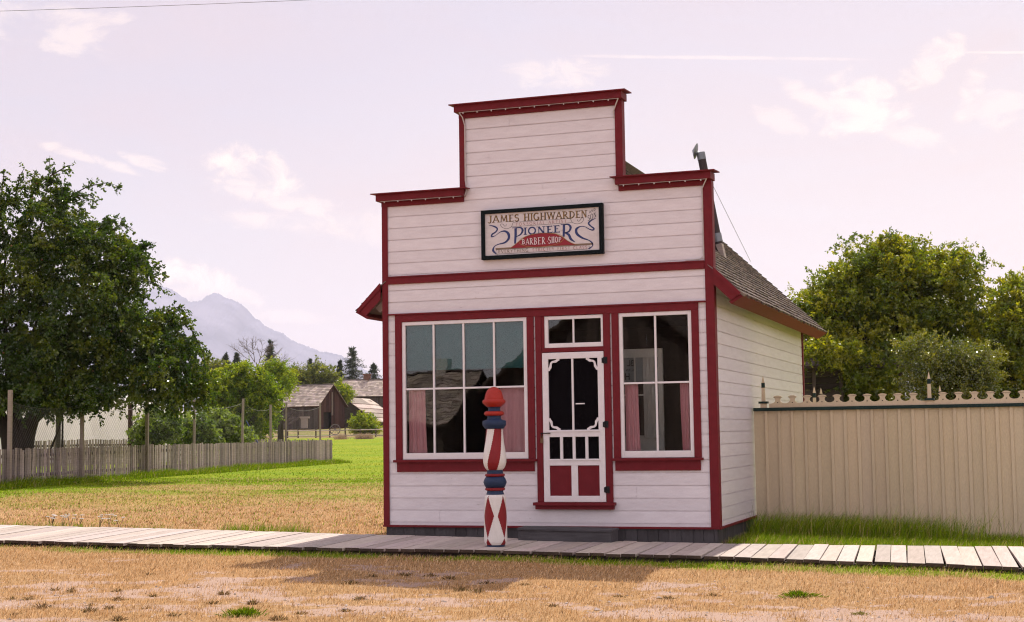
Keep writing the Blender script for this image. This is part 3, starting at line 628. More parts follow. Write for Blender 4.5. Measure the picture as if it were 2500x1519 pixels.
for sx, cx in ((1, 0), (-1, -.87)):
    f = lambda x, z: (x if sx > 0 else -.87 - x, z)
    q = [(2.165, 2.63), (2.195, 2.60), (2.372, 2.700), (2.335, 2.732)]
    mb.prism([(f(*p)[0], -.025, f(*p)[1]) for p in q], (0, 8.44, 0))
    q = [(1.973, 2.865), (2.20, 2.645), (2.33, 2.735), (1.973, 3.09)]
    mb.prism([(f(*p)[0], -.052, f(*p)[1]) for p in q], (0, .026, 0))
    q = [(1.973, 3.015), (2.30, 2.70), (2.335, 2.735), (1.973, 3.10)]
    mb.prism([(f(*p)[0], -.070, f(*p)[1]) for p in q], (0, .017, 0))
    q = [(1.90, 2.92), (2.20, 2.645), (2.33, 2.735), (RX, RZ - .06), (RX, RZ - .28)]
    mb.prism([(f(*p)[0], 8.415, f(*p)[1]) for p in q], (0, .026, 0))
mb.build('fascia', M['red'], shop)
for y in np.arange(.3, 8.3, .61):
    for sx in (1, -1):
        mb = MB(); p = []
        for l in (-.14, -.056):
            for ss, yy in ((.17, y), (.62, y), (.62, y + .045), (.17, y + .045)):
                p.append(slope_pt(sx, ss, yy, l)[0])
        mb.hexa(p); mb.build('rafter_tail', M['white'], shop)
# stove pipe
def zq(X, Y, y): return on_y(1660 + X * 200 / 998, 340 + Y * 200 / 998, y)
pb, pt = zq(462, 1240, 4.0), zq(252, 165, 4.0)
ax = (pt - pb) / np.linalg.norm(pt - pb); Lp = np.linalg.norm(pt - pb)
mb = MB(); mb.tube([pb - ax * .30, pb + ax * (Lp - .11)], .066, 16); pipe = mb.build('stove_pipe', M['rust'], roof, smooth=True)
mb = MB(); mb.tube([pb + ax * (Lp - .12), pb + ax * Lp], .07, 16); mb.build('pipe_collar', M['galv'], shop, smooth=True); mb = MB(); mb.tube([pb - ax * .02, pb + ax * .12], .078, 16); mb.build('pipe_collar', M['galv'], shop, smooth=True)
ap, c0, c1 = zq(150, 140, 4.0), zq(208, 50, 4.0), zq(180, 244, 4.0); cc = (c0 + c1) / 2; dv = cc - ap; dv /= np.linalg.norm(dv)
mb = MB(); mb.tube([ap, cc, cc + dv * .02], [.004, np.linalg.norm(c0 - c1) / 2, .05], 18); mb.tube([cc, pt - ax * .01], .008, 6); mb.build('pipe_cowl', M['galv'], shop)
mb = MB(); q = [zq(432, 1285, 3.9), zq(505, 1265, 3.9), zq(548, 1460, 3.9), zq(500, 1445, 3.9)]; mb.prism(q, (0, .18, 0)); mb.build('pipe_bracket', M['grey_wood'], shop)
mb = MB(); mb.tube([zq(330, 420, 4.0), zq(860, 1490, 8.2)], .004, 5); mb.build('guy_wire', M['wire'], shop)

# ------------------------------------------------------------------ curtains and blind behind the glass
def curtain(xa0, xa1, xb0, xb1, zt, zb, y, label):
    n = 46; r = 10; V = []
    for j in range(r + 1):
        k = j / r; a = xa0 + (xb0 - xa0) * k ** 2; b = xa1 + (xb1 - xa1) * k ** 2
        for i in range(n + 1):
            q = i / n; ph = q * 26 + 1.5 * math.sin(q * 5); V.append((a + (b - a) * (q + .012 * math.sin(ph * .7)), y + .020 * math.sin(ph) * (.6 + .4 * k), zt + (zb - zt) * k))
    mb = MB(); mb.add(V, [(j * (n + 1) + i, j * (n + 1) + i + 1, (j + 1) * (n + 1) + i + 1, (j + 1) * (n + 1) + i) for j in range(r) for i in range(n)])
    o = mb.build('curtain', M['pink'], base=((xa0 + xa1) / 2, y, zt), smooth=True); tag(o, label, 'curtain', 'pink cafe curtains in the shop windows')
curtain(-2.475, -2.215, -2.475, -2.19, 1.575, .672, .10, 'pink cafe curtain at the far left of the wide left window')
curtain(-1.10, -.70, -1.12, -.70, 1.575, .672, .10, 'wide pink cafe curtain behind the barber pole, right end of left window')
curtain(.70, .885, .70, .905, 1.575, .672, .10, 'pink cafe curtain in the narrow right window, on the door side')
curtain(1.455, 1.61, 1.475, 1.61, 1.575, .672, .10, 'pink cafe curtain in the narrow right window, by the building corner')
mb = MB(); mb.tube([(-2.5, .1, 1.58), (-.69, .1, 1.58)], .006, 6); mb.build('curtain_rod', M['brass'], shop); mb = MB(); mb.tube([(.69, .1, 1.58), (1.62, .1, 1.58)], .006, 6); mb.build('curtain_rod', M['brass'], shop)
mb = MB(); mb.box(-2.49, -.70, .07, .073, 1.855, 2.5); mb.tube([(-2.49, .072, 1.852), (-.70, .072, 1.852)], .011, 8); o = mb.build('roller_blind', M['blind'], base=(-1.6, .07, 2.5)); tag(o, 'dark green roller blind half drawn behind the wide left window', 'blind')

# ------------------------------------------------------------------ painted shop sign
YS = -.055
sign = empty('shop_sign', (-.40, -.03, 3.70), 'black framed painted sign hung on the white false front', 'sign')
x0, x1, z0, z1 = -1.283, .478, 3.354, 4.047; fw = .052
mb = MB(); mb.box(x0 + fw - .01, x1 - fw + .01, YS, -.004, z0 + fw - .01, z1 - fw + .01); mb.build('board', M['sign_white'], sign)
mb = MB()
for p in ([(x0, z0), (x1, z0), (x1 - fw, z0 + fw), (x0 + fw, z0 + fw)], [(x0 + fw, z1 - fw), (x1 - fw, z1 - fw), (x1, z1), (x0, z1)], [(x0, z0), (x0 + fw, z0 + fw), (x0 + fw, z1 - fw), (x0, z1)], [(x1 - fw, z0 + fw), (x1, z0), (x1, z1), (x1 - fw, z1 - fw)]):
    mb.prism([(a, -.086, b) for a, b in p], (0, .083, 0))
mb.build('frame', M['sign_black'], sign, bevel=.004)
def sp(X, Y): p = on_y(1150 + X * 350 / 2464, 480 + Y * 350 / 2464, -.06); return np.array((p[0], p[2]))
def ribbon(mb, pts, wd, lay):
    pts = np.array(pts, float); n = len(pts)
    if isinstance(wd, (int, float)): wd = [wd] * n
    y = YS - .0022 * lay; L_, R2 = [], []
    for i in range(n):
        d = pts[min(i + 1, n - 1)] - pts[max(i - 1, 0)]; d /= np.linalg.norm(d) + 1e-9; nn = np.array((-d[1], d[0])) * wd[i] / 2
        L_.append(pts[i] + nn); R2.append(pts[i] - nn)
    V = [(p[0], y, p[1]) for p in L_ + R2]
    mb.add(V, [(i, i + 1, n + i + 1, n + i) for i in range(n - 1)])
def poly(mb, pts, lay): mb.add([(p[0], YS - .0022 * lay, p[1]) for p in pts], [tuple(range(len(pts)))])
def arc(cx, cy, rx, ry, a0, a1, n=12): return [(cx + rx * math.cos(rad(a)), cy + ry * math.sin(rad(a))) for a in np.linspace(a0, a1, n)]
T, t_ = 1.0, .5       # thick and thin strokes; ('s', x, y, w) is a serif
GL = {
 'A': (.82, [([(.06, 0), (.41, 1)], t_), ([(.41, 1), (.76, 0)], T), ([(.19, .33), (.62, .33)], t_)], [(.06, 0), (.76, 0)]),
 'B': (.68, [([(.16, 0), (.16, 1)], T), (arc(.16, .75, .36, .25, 90, -90), t_ * 1.5), (arc(.16, .26, .44, .26, 90, -90), t_ * 1.7)], [(.12, 0), (.12, 1)]),
 'C': (.76, [(arc(.42, .5, .36, .5, 48, 312, 18), T)], []),
 'D': (.80, [([(.16, 0), (.16, 1)], T), (arc(.16, .5, .54, .5, 90, -90, 16), T * .8)], [(.12, 0), (.12, 1)]),
 'E': (.62, [([(.16, 0), (.16, 1)], T), ([(.16, .97), (.56, .97)], t_), ([(.16, .52), (.46, .52)], t_), ([(.16, .03), (.58, .03)], t_)], [(.12, 0), (.12, 1), (.56, .95, 1), (.58, .05, 1)]),
 'F': (.58, [([(.16, 0), (.16, 1)], T), ([(.16, .97), (.54, .97)], t_), ([(.16, .52), (.44, .52)], t_)], [(.16, 0), (.12, 1), (.54, .95, 1)]),
 'G': (.82, [(arc(.42, .5, .36, .5, 48, 330, 18), T), ([(.72, .0), (.72, .42)], T * .8), ([(.5, .42), (.76, .42)], t_)], []),
 'H': (.84, [([(.16, 0), (.16, 1)], T), ([(.68, 0), (.68, 1)], T), ([(.16, .5), (.68, .5)], t_)], [(.16, 0), (.16, 1), (.68, 0), (.68, 1)]),
 'I': (.32, [([(.16, 0), (.16, 1)], T)], [(.16, 0), (.16, 1)]),
 'J': (.46, [([(.30, 1), (.30, .15)] , T), (arc(.12, .15, .18, .2, 0, -150, 9), t_ * 1.4)], [(.30, 1)]),
 'L': (.60, [([(.16, 0), (.16, 1)], T), ([(.16, .03), (.56, .03)], t_)], [(.12, 0), (.16, 1), (.56, .05, 1)]),
 'M': (1.0, [([(.14, 0), (.2, 1)], t_), ([(.2, 1), (.5, .12)], T), ([(.5, .12), (.8, 1)], t_), ([(.8, 1), (.86, 0)], T)], [(.14, 0), (.86, 0)]),
 'N': (.84, [([(.16, 0), (.16, 1)], t_), ([(.16, 1), (.68, 0)], T), ([(.68, 0), (.68, 1)], t_)], [(.16, 0), (.10, 1), (.68, 1)]),
 'O': (.84, [(arc(.42, .5, .35, .5, 0, 360, 26), T * .85)], []),
 'P': (.66, [([(.16, 0), (.16, 1)], T), (arc(.16, .72, .42, .28, 90, -90), T * .7)], [(.16, 0), (.12, 1)]),
 'R': (.78, [([(.16, 0), (.16, 1)], T), (arc(.16, .74, .42, .26, 90, -90), T * .7), ([(.30, .48), (.74, 0)], T)], [(.16, 0), (.12, 1), (.74, 0)]),
 'S': (.62, [(arc(.32, .74, .22, .25, 30, 230, 10) + [(.36, .50)] + arc(.30, .26, .24, .26, 50, -150, 12), T * .8)], []),
 'T': (.70, [([(.35, 0), (.35, 1)], T), ([(.03, .97), (.67, .97)], t_)], [(.35, 0), (.04, .93, 1), (.66, .93, 1)]),
 'V': (.80, [([(.08, 1), (.41, 0)], T), ([(.41, 0), (.74, 1)], t_)], [(.08, 1), (.74, 1)]),
 'W': (1.12, [([(.06, 1), (.32, 0)], T), ([(.32, 0), (.56, .95)], t_), ([(.56, .95), (.82, 0)], T), ([(.82, 0), (1.06, 1)], t_)], [(.06, 1), (.56, .97), (1.06, 1)]),
 'Y': (.76, [([(.06, 1), (.38, .46)], T), ([(.70, 1), (.38, .46)], t_), ([(.38, .46), (.38, 0)], T)], [(.06, 1), (.70, 1), (.38, 0)]),
 ' ': (.45, [], []), '.': (.3, [([(.1, .45), (.2, .45)], T)], []), }
def word(mb, text, a, b, ha, hb, lay, wt, serif=.2, gap=.10):
    """letters fitted between baseline points a and b (x, z); heights ha .. hb"""
    a, b = np.array(a), np.array(b); tot = sum(GL[ch][0] + gap for ch in text) - gap; dirv = (b - a) / tot; pos = 0
    L = np.linalg.norm(dirv)
    for ch in text:
        w, st, se = GL[ch]; k = (pos + w / 2) / tot; h = ha + (hb - ha) * k
        tr = lambda p: a + dirv * (pos + p[0]) + np.array((0, h * p[1]))
        for pts, wd in st:
            if len(pts) == 2:
                p0, p1 = tr(pts[0]), tr(pts[1]); ribbon(mb, [p0, p0 * .66 + p1 * .34, p0 * .34 + p1 * .66, p1], [wd * wt * 1.12, wd * wt * .95, wd * wt * .95, wd * wt * 1.12], lay)
            else: ribbon(mb, [tr(p) for p in pts], wd * wt, lay)
        if serif:
            for s_ in se:
                c = tr(s_[:2]); u = dirv / L
                if len(s_) == 3: ribbon(mb, [c - np.array((0, wt * .55)), c + np.array((0, wt * .55))], wt * .3, lay)
                else: ribbon(mb, [c - u * wt * serif * 5.2, c + u * wt * serif * 5.2], wt * .32, lay)
        pos += w + gap
def spl(pts, n=60):      # smooth curve through points given in sign pixels
    P = np.array([sp(*p) for p in pts]); out = []
    for i in range(len(P) - 1):
        p0, p1, p2, p3 = P[max(i - 1, 0)], P[i], P[i + 1], P[min(i + 2, len(P) - 1)]
        for tt in np.linspace(0, 1, max(n // len(P), 5), endpoint=False):
            out.append(.5 * (2 * p1 + (p2 - p0) * tt + (2 * p0 - 5 * p1 + 4 * p2 - p3) * tt ** 2 + (3 * p1 - p0 - 3 * p2 + p3) * tt ** 3))
    return out + [P[-1]]
def wds(vals, n): return list(np.interp(np.linspace(0, 1, n), np.linspace(0, 1, len(vals)), vals))
dark, gold, blue, crim, rose, brown, wht, rose2 = (MB() for _ in range(8))
a, b = sp(292, 447), sp(1990, 352)
for mbx, off, lay, wt in ((dark, (.0055, -.0035), 1, .0185), (gold, (0, 0), 2, .0105)):
    o_ = np.array(off); word(mbx, 'JAMES', a + o_, sp(822, 418) + o_, .094, .094, lay, wt); word(mbx, 'HIGHWARDEN', sp(898, 412) + o_, b + o_, .096, .094, lay, wt)
word(dark, 'AND', sp(2025, 292), sp(2140, 238), .033, .036, 1, .006, .15); word(dark, 'SON', sp(2003, 425), sp(2155, 345), .075, .070, 1, .0085, .2)
word(rose, 'TONSORIAL ARTIST', sp(765, 503), sp(1640, 447), .040, .040, 1, .0062, 0, .3)
for pts in ([(690, 520), (1740, 448)], [(725, 442), (1705, 378)]): ribbon(dark, [sp(*pts[0]), sp(*pts[1])], .004, 1)
for pts in ([(722, 442), (690, 520), (610, 552), (535, 530), (505, 490), (520, 470), (550, 478), (575, 508), (600, 500), (603, 470)], [(1703, 378), (1745, 445), (1830, 470), (1905, 440), (1935, 390), (1920, 366), (1890, 378), (1862, 420), (1832, 420), (1828, 395)]):
    q = spl(pts); ribbon(dark, q, .005, 1)
# PIONEER: tall P and R, small capitals between
q = [sp(765, 545), sp(765, 650), sp(755, 810)]; ribbon(blue, q, [.036, .036, .028], 1); ribbon(blue, [sp(700, 540), sp(800, 532)], .010, 1)
ribbon(blue, spl([(770, 540), (850, 535), (885, 580), (850, 650), (775, 690)]), wds([.012, .02, .032, .02, .010], len(spl([(770, 540), (850, 535), (885, 580), (850, 650), (775, 690)]))), 1)
word(blue, 'IONEE', sp(905, 655), sp(1525, 612), .094, .094, 1, .024, .2, .12)
ribbon(blue, [sp(1595, 480), sp(1595, 570), sp(1590, 690)], [.034, .034, .030], 1); ribbon(blue, [sp(1540, 484), sp(1640, 476)], .010, 1)
q = spl([(1600, 482), (1670, 480), (1710, 530), (1680, 600), (1610, 622)]); ribbon(blue, q, wds([.012, .022, .034, .022, .012], len(q)), 1)
q = spl([(1615, 620), (1680, 660), (1715, 730), (1790, 785)]); ribbon(blue, q, wds([.02, .034, .034, .004], len(q)), 1)
for pts, wv in (([(300, 490), (400, 515), (450, 555), (420, 610), (360, 650), (355, 690), (420, 670), (500, 610), (580, 595), (640, 640), (645, 720), (580, 790), (470, 820), (400, 860), (380, 930), (430, 985)], [.003, .022, .022, .018, .022, .02, .006, .010, .024, .038, .034, .024, .012, .012, .034, .012]),
                ([(2155, 365), (2050, 420), (2020, 465), (2060, 510), (2110, 550), (2090, 575), (2030, 560), (1960, 520), (1880, 515), (1810, 560), (1820, 640), (1910, 710), (2020, 750), (2080, 800), (2085, 850), (2020, 900)], [.003, .02, .024, .018, .022, .022, .012, .008, .012, .034, .036, .026, .012, .022, .012, .02])):
    q = spl(pts, 110); ribbon(blue, q, wds(wv, len(q)), 1)
# grey-brown rail, scroll outline, bottom line of lettering
ribbon(brown, [sp(420, 900), sp(1250, 850), sp(2095, 812)], .022, 1); ribbon(dark, [sp(430, 915), sp(2040, 832)], .0035, 2)
q = spl([(440, 918), (425, 950), (445, 988)]); ribbon(dark, q, .0035, 2); ribbon(dark, [sp(440, 990), sp(2000, 903)], .0045, 1); q = spl([(2000, 903), (2032, 880), (2025, 845)]); ribbon(dark, q, .0035, 2)
word(brown, 'EVERYTHING', sp(468, 972), sp(985, 945), .040, .040, 2, .0075, 0, .2); word(rose2, 'STRICTLY FIRST CLASS', sp(1055, 940), sp(1995, 892), .040, .038, 2, .0065, 0, .3)
# red dome with oval and white lettering
dome = [(672, 888), (740, 838), (830, 765), (930, 692), (1060, 645), (1200, 630), (1330, 628), (1450, 640), (1560, 688), (1660, 760), (1740, 805), (1810, 826), (1600, 838), (1400, 848), (1200, 860), (950, 876)]
poly(crim, [sp(*p) for p in dome], 2)
q = [sp(*p) for p in dome[:12]]; ribbon(gold, q, .006, 3)
ov = [sp(1210 + 385 * math.cos(a), 748 - 15 * math.cos(a) * 2 + 118 * math.sin(a)) for a in np.linspace(0, 2 * math.pi, 40)]; ribbon(gold, ov, .005, 3)
for txt, X0, X1, h0 in (('BARBER', 868, 1282, 1), ('SHOP', 1322, 1560, 1)):
    n = len(txt); xs_ = np.linspace(X0, X1, n + 1)
    for i, ch in enumerate(txt):
        xm = (xs_[i] + xs_[i + 1]) / 2; e = abs((xm - 1210) / 385); hh = .098 - .05 * e ** 2
        ybm = 838 - 34 * e ** 2 - (xm - 868) * .062 * (1 if xm > 868 else 1)
        word(wht, ch, sp(xs_[i] + 5, ybm + 6), sp(xs_[i + 1] - 7, ybm), hh, hh, 4, .0115, .18)
ribbon(wht, [sp(1306, 768), sp(1322, 768)], .008, 4)
for mbx, nm, mk in ((dark, 'black_lettering', 'ink'), (gold, 'gold_lettering', 'gold'), (blue, 'blue_lettering', 'blue'), (crim, 'red_dome', 'crim'), (rose, 'faded_red_lettering', 'rose'), (rose2, 'faded_red_lettering', 'rose'), (brown, 'brown_lettering', 'brown'), (wht, 'white_lettering', 'letter_white')):
    mbx.build(nm, M[mk], sign)

# ------------------------------------------------------------------ string lights under the cornices
for (xa, xb, zc, ends, lab) in ((-2.80, -1.56, 4.268, 'R', 'string of small white bulbs under the left shoulder cornice'), (.73, 1.93, 4.268, 'B', 'string of small white bulbs under the right shoulder cornice'), (-1.58, .74, 5.458, 'LR', 'string of small white bulbs under the top cornice')):
    sl = empty('string_lights', (xa, -.12, zc), lab, 'string lights', 'bulb strings along the false front')
    mb = MB(); mb.tube([(xa, -.115, zc), (xb, -.115, zc)], .004, 5)
    if ends == 'LR':
        mb.tube([(xa, -.115, zc), (xa + .03, -.06, zc - .06), (-1.528, -.03, zc - .17), (-1.530, -.027, 4.50), (-1.51, -.03, 4.38), (-1.53, -.06, 4.27)], .009, 6); mb.tube([(xb, -.115, zc), (.69, -.06, zc - .07), (.645, -.03, zc - .16), (.655, -.028, zc - .24)], .009, 6)
    if ends == 'B':
        mb.tube([(1.93, -.115, zc + .01), (1.88, -.06, zc - .06), (1.845, -.03, zc - .12), (1.843, -.028, 3.25), (1.80, -.028, 3.215), (1.60, -.028, 3.20)], .008, 6); mb.tube([(.70, -.1, zc), (.65, -.03, 4.29), (.64, -.03, 4.34), (.67, -.04, 4.385)], .006, 6)
    cb = mb.build('cable', M['cable'], sl, smooth=True)
    for i, xx in enumerate(np.arange(xa + .06, xb, .212)):
        mb = MB(); mb.lathe([(.003, -.018), (.008, -.013), (.009, -.005), (.006, .004)], (xx, -.115, zc - .006), 8); mb.build('bulb', M['bulb'], sl, smooth=True)

# ------------------------------------------------------------------ wooden step and barber pole
wz = float(walk_z(0, -.25))
mb = MB(); a, b = -.665, .625
mb.hexa([(a, -.475, wz + .002), (b, -.475, wz - .01), (b, -.14, wz - .01), (a, -.14, wz + .002), (a, -.475, -.352), (b, -.475, -.374), (b, -.14, -.366), (a, -.14, -.345)])
st = mb.build('wooden_step', M['step'], base=(0, -.3, wz), bevel=.006); tag(st, 'low dark weathered wooden box step below the screen door', 'step')
mb = MB(); mb.hexa([(a - .012, -.495, -.3515), (b + .012, -.495, -.3735), (b + .012, -.13, -.3655), (a - .012, -.13, -.3445), (a - .012, -.495, -.322), (b + .012, -.495, -.340), (b + .012, -.13, -.333), (a - .012, -.13, -.315)]); mb.build('tread', M['step'], st, bevel=.006)
PX, PY = -.60, -1.53; PZ = float(walk_z(PX, PY)) + .002
pole = empty('barber_pole', (PX, PY, PZ), 'turned wooden barber pole painted red, white and navy on the boardwalk', 'barber pole')
ku, kz = .001557, .001454
def prof(lst): return [(h * ku, (1462 - y) * kz) for y, h in sorted(lst, key=lambda p: -p[0])]
def densify(pr, n):
    z = np.array([p[1] for p in pr]); r = np.array([p[0] for p in pr]); zz = np.linspace(z[0], z[-1], n); return [(float(np.interp(q, z, r)), float(q)) for q in zz]
c0 = (PX, PY, PZ)
MB().lathe(prof([(74, 4), (78, 22), (90, 42), (105, 56), (122, 65), (150, 73), (170, 77), (184, 78)]), c0, 40).build('acorn_finial', M['pole_red'], pole, smooth=True)
MB().lathe(prof([(184.2, 80), (188, 92), (203, 96.5), (216, 93), (230, 80), (246, 62), (250, 58)]), c0, 40).build('finial_cup', M['pole_red'], pole, smooth=True)
MB().lathe(prof([(250.2, 56), (258, 50), (268, 47), (278, 49), (287, 56)]), c0, 40).build('neck', M['navy'], pole, smooth=True)
MB().lathe(prof([(287.2, 68), (293, 78), (307, 84), (320, 78), (327, 66)]), c0, 40).build('ring', M['pole_red'], pole, smooth=True)
MB().lathe(prof([(327.2, 60), (338, 55), (350, 56), (360, 62), (366, 78), (370, 94), (378, 97), (410, 97), (416, 92), (428, 84), (436, 80), (441, 74)]), c0, 40).build('collar', M['navy'], pole, smooth=True)
PA = math.atan2(CAM[1] - PY, CAM[0] - PX)          # the side of the post that faces the street
zt_, zb_ = (1462 - 441) * kz, (1462 - 801) * kz
def stripe(a, z):
    k = (z - zb_) / (zt_ - zb_); off = -17 + 47 * k
    return 1 if int(((math.degrees(a - PA) - off) + 30) // 60) % 2 == 0 else 0
MB().lathe(densify(prof([(441.2, 67), (500, 71), (560, 77.5), (620, 86), (660, 91.5), (705, 96), (735, 95), (760, 89), (785, 78), (801, 64)]), 90), c0, 144, stripe).build('striped_baluster', [M['pole_white'], M['pole_dred']], pole, smooth=True)
MB().lathe(prof([(801.2, 66), (832, 66)]), c0, 40).build('collar', M['navy'], pole, smooth=True)
MB().lathe(prof([(832.2, 72), (838, 81), (846, 83), (853, 78), (857, 72)]), c0, 40).build('ring', M['pole_dred'], pole, smooth=True)
MB().lathe(prof([(857.2, 74), (880, 87), (905, 96), (930, 88), (953, 76)]), c0, 40).build('bulge', M['navy'], pole, smooth=True)
MB().lathe(prof([(953.2, 74), (959, 81), (967, 83), (975, 78), (979, 70)]), c0, 40).build('ring', M['pole_dred'], pole, smooth=True)
MB().lathe(prof([(979.2, 66), (988, 66), (1002, 71), (1013, 72)]), c0, 40).build('collar', M['navy'], pole, smooth=True)
def harl(a, z):
    y = 1462 - z / kz; d = (math.degrees(a - PA) - 47 + 180) % 90; d = min(d, 90 - d) if False else abs(((math.degrees(a - PA) - 47 + 45) % 90) - 45)
    if y < 1018: return 0
    if y <= 1195: lim = 36 * (y - 1018) / 177
    elif y <= 1388: lim = 36 * (1388 - y) / 193
    else: lim = 20 * (y - 1388) / 60
    return 1 if d < lim else 0
MB().lathe(densify(prof([(1013.2, 72), (1020, 80), (1035, 86), (1100, 89), (1200, 92), (1300, 94), (1400, 95), (1425, 92), (1446, 80)]), 130), c0, 144, harl).build('harlequin_base', [M['pole_white'], M['pole_dred']], pole, smooth=True)
MB().lathe(prof([(1446.2, 74), (1462, 74)]), c0, 40).build('foot', M['navy'], pole, smooth=True)

# ------------------------------------------------------------------ cream board fence right of the shop
fe = empty('board_fence', (5.0, 2.72, -.6), 'tall cream board and batten fence topped with scroll cresting beside the shop', 'fence')
mb = MB()
for i in range(53):
    c = random.uniform(.93, 1.05); mb.cur = (c, c * random.uniform(.98, 1.01), c * random.uniform(.95, 1.02)); xa_ = max(1.975, 1.9655 + .1917 * i); mb.box(xa_, 1.9655 + .1917 * (i + 1) - .002, 2.722 + random.uniform(0, .003), 2.745, -1.0, 1.2139)
for i in range(52):
    c = random.uniform(.95, 1.06); mb.cur = (c, c, c)
    xb = 2.157 + .1917 * i
    w = random.uniform(.040, .048); mb.box(xb - w / 2, xb + w / 2, 2.700, 2.7216, -1.0, 1.2138)
mb.build('panel', M['cream'], fe, bevel=.002)
mb = MB(); mb.box(1.975, 12.0, 2.665, 2.80, 1.2145, 1.262); mb.build('cap_rail', M['dgreen'], fe, bevel=.003)
def crest(xa, n, start):
    mb = MB(); y0 = 2.705
    pts = [(xa - .105, 1.2625), (xa + start, 1.2625)]
    top = []
    def unit(c):
        o = []
        for t in np.linspace(-90, 58, 12): o.append((c - .108 + .074 * math.cos(rad(t)), 1.374 + .050 * math.sin(rad(t))))
        for t in np.linspace(166, 14, 14): o.append((c + .070 * math.cos(rad(t)), 1.402 + .038 * math.sin(rad(t))))
        for t in np.linspace(122, 270, 12): o.append((c + .108 + .074 * math.cos(rad(t)), 1.374 + .050 * math.sin(rad(t))))
        return o
    for k in range(n): top += unit(xa + .216 * k)
    # strip between the top outline and the base line, cut into columns at every unit
    for k in range(n):
        c = xa + .216 * k; u = unit(c); mid = [(c - .038, 1.331), (c + .038, 1.331)]
        a = u[:12]; d = u[12:26]; b = u[26:]
        lowL, lowR = (c - .108, 1.2625), (c + .108, 1.2625)
        poly_ = [lowL, lowR] + b[::-1] + d[::-1] + a[::-1]
        mb.prism([(x, y0, z) for x, z in poly_], (0, .032, 0))
    mb.box(xa - .108 - start, xa - .1081, y0, y0 + .032, 1.2625, 1.318)
    xe = xa + .216 * (n - 1) + .1081; mb.box(xe, xe + .09, y0, y0 + .032, 1.2625, 1.322)
    cr = mb.build('scroll_crest', M['cream'], fe)
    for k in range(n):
        mb = MB(); c = xa + .216 * k; mb.tube([(c, y0 - .004, 1.335), (c, y0 + .01, 1.335)], .0085, 8); mb.build('hole_shade', M['iron'], cr)  # black disc stands for the shade in a hole through the stem
    return cr
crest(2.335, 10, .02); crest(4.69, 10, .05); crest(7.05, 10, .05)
def spire(mb_c, mb_g, x, y, zb):
    mb_c.box(x - .042, x + .042, y - .042, y + .042, zb, zb + .063)
    mb_g.box(x - .066, x + .066, y - .066, y + .066, zb + .0635, zb + .094)
    mb_c.hexa([(x - .026, y - .026, zb + .0945), (x + .026, y - .026, zb + .0945), (x + .026, y + .026, zb + .0945), (x - .026, y + .026, zb + .0945), (x - .022, y - .022, zb + .298), (x + .022, y - .022, zb + .298), (x + .022, y + .022, zb + .298), (x - .022, y + .022, zb + .298)])
    mb_g.box(x - .023, x + .023, y - .023, y + .023, zb + .2985, zb + .37)
    t_ = (x, y, zb + .478); b = [(x - .021, y - .021, zb + .3705), (x + .021, y - .021, zb + .3705), (x + .021, y + .021, zb + .3705), (x - .021, y + .021, zb + .3705)]
    mb_c.add(b + [t_], [(0, 1, 4), (1, 2, 4), (2, 3, 4), (3, 0, 4), (3, 2, 1, 0)])
for x in (2.122, 4.504, 6.886):
    a, b = MB(), MB(); spire(a, b, x, 2.733, 1.2625); o = a.build('post_finial', M['cream'], fe); b.build('finial_band', M['dgreen'], o)
for x, y, zt, lab in ((2.70, 4.0, 1.604, 'cream spire topped post behind the fence, nearest the shop wall'), (2.543, 6.0, 1.636, 'cream spire topped post far behind the fence near the shop corner'), (4.474, 6.0, 1.631, 'cream spire topped post behind the fence, before the glossy bush')):
    p = empty('fence_post', (x, y, -.6), lab, 'post'); a, b = MB(), MB(); a.box(x - .045, x + .045, y - .045, y + .045, -.7, zt - .4785); spire(a, b, x, y, zt - .478); o = a.build('post', M['cream'], p); b.build('band', M['dgreen'], p)

# ------------------------------------------------------------------ grey picket fence and garden posts
def picket_run(A, B, label, name='picket_fence', h=.98, skip=0., sz=None):
    A, B = np.array(A), np.array(B); L = np.linalg.norm(B - A); d = (B - A) / L; n = np.array((d[1], -d[0]))      # n: towards the lane
    if n @ (CAM[:2] - A) < 0: n = -n
    z0 = float(ground_z(*A)); root = empty(name, (A[0], A[1], z0), label, 'fence')
    mb = MB(); s_ = 0.
    while s_ < L:
        w = random.uniform(.066, .086); q = A + d * (s_ + w / 2); g = float(ground_z(*q)); hh = h + random.gauss(0, .014); tl = random.gauss(0, .012)
        c = random.uniform(.55, 1.35); mb.cur = (c, c * random.uniform(.95, 1.02), c * random.uniform(.94, 1.06))
        b0 = np.array((*(q + n * .012), g - .1)); up = np.array((*(d * tl), 1.))
        ax = np.array((*d, 0)) * w / 2; ay = np.array((*n, 0)) * .011
        p = [b0 + ax * i + ay * j + up * (k * (hh + .1)) for k in (0, 1) for i, j in ((-1, -1), (1, -1), (1, 1), (-1, 1))]
        mb.hexa(p); s_ += w + random.uniform(.038, .062)
    mb.build('picket_row', M['grey_wood'], root)
    for hz in (.28, .80):
        mb = MB(); s_ = 0
        while s_ < L:
            e = min(s_ + 3, L); a, b = A + d * s_ - n * .035, A + d * (e - .01) - n * .035
            mb.beam((*a, float(ground_z(*a)) + hz), (*b, float(ground_z(*b)) + hz), .04, .085); s_ += 3
        mb.build('rail', M['grey_wood_h'], root)
    return d, n
fd, fn = picket_run(FA + (FA - FB) / 26.34 * 7, FB, 'long grey picket fence with garden posts along the green lawn')
FC = FB + np.array((-.98, .2)) * 14; FD = FA + np.array((-.99, -.1)) * 3
picket_run(FB + np.array((-.05, .06)), FC, 'side run of the grey picket fence turning away at the lawn corner')
def plan(u, d): p = at(u, 1000, d); return p[:2]
picket_run(plan(60, 58), plan(352, 63), 'low grey picket fence at the back of the garden before the white tent', h=1.02)
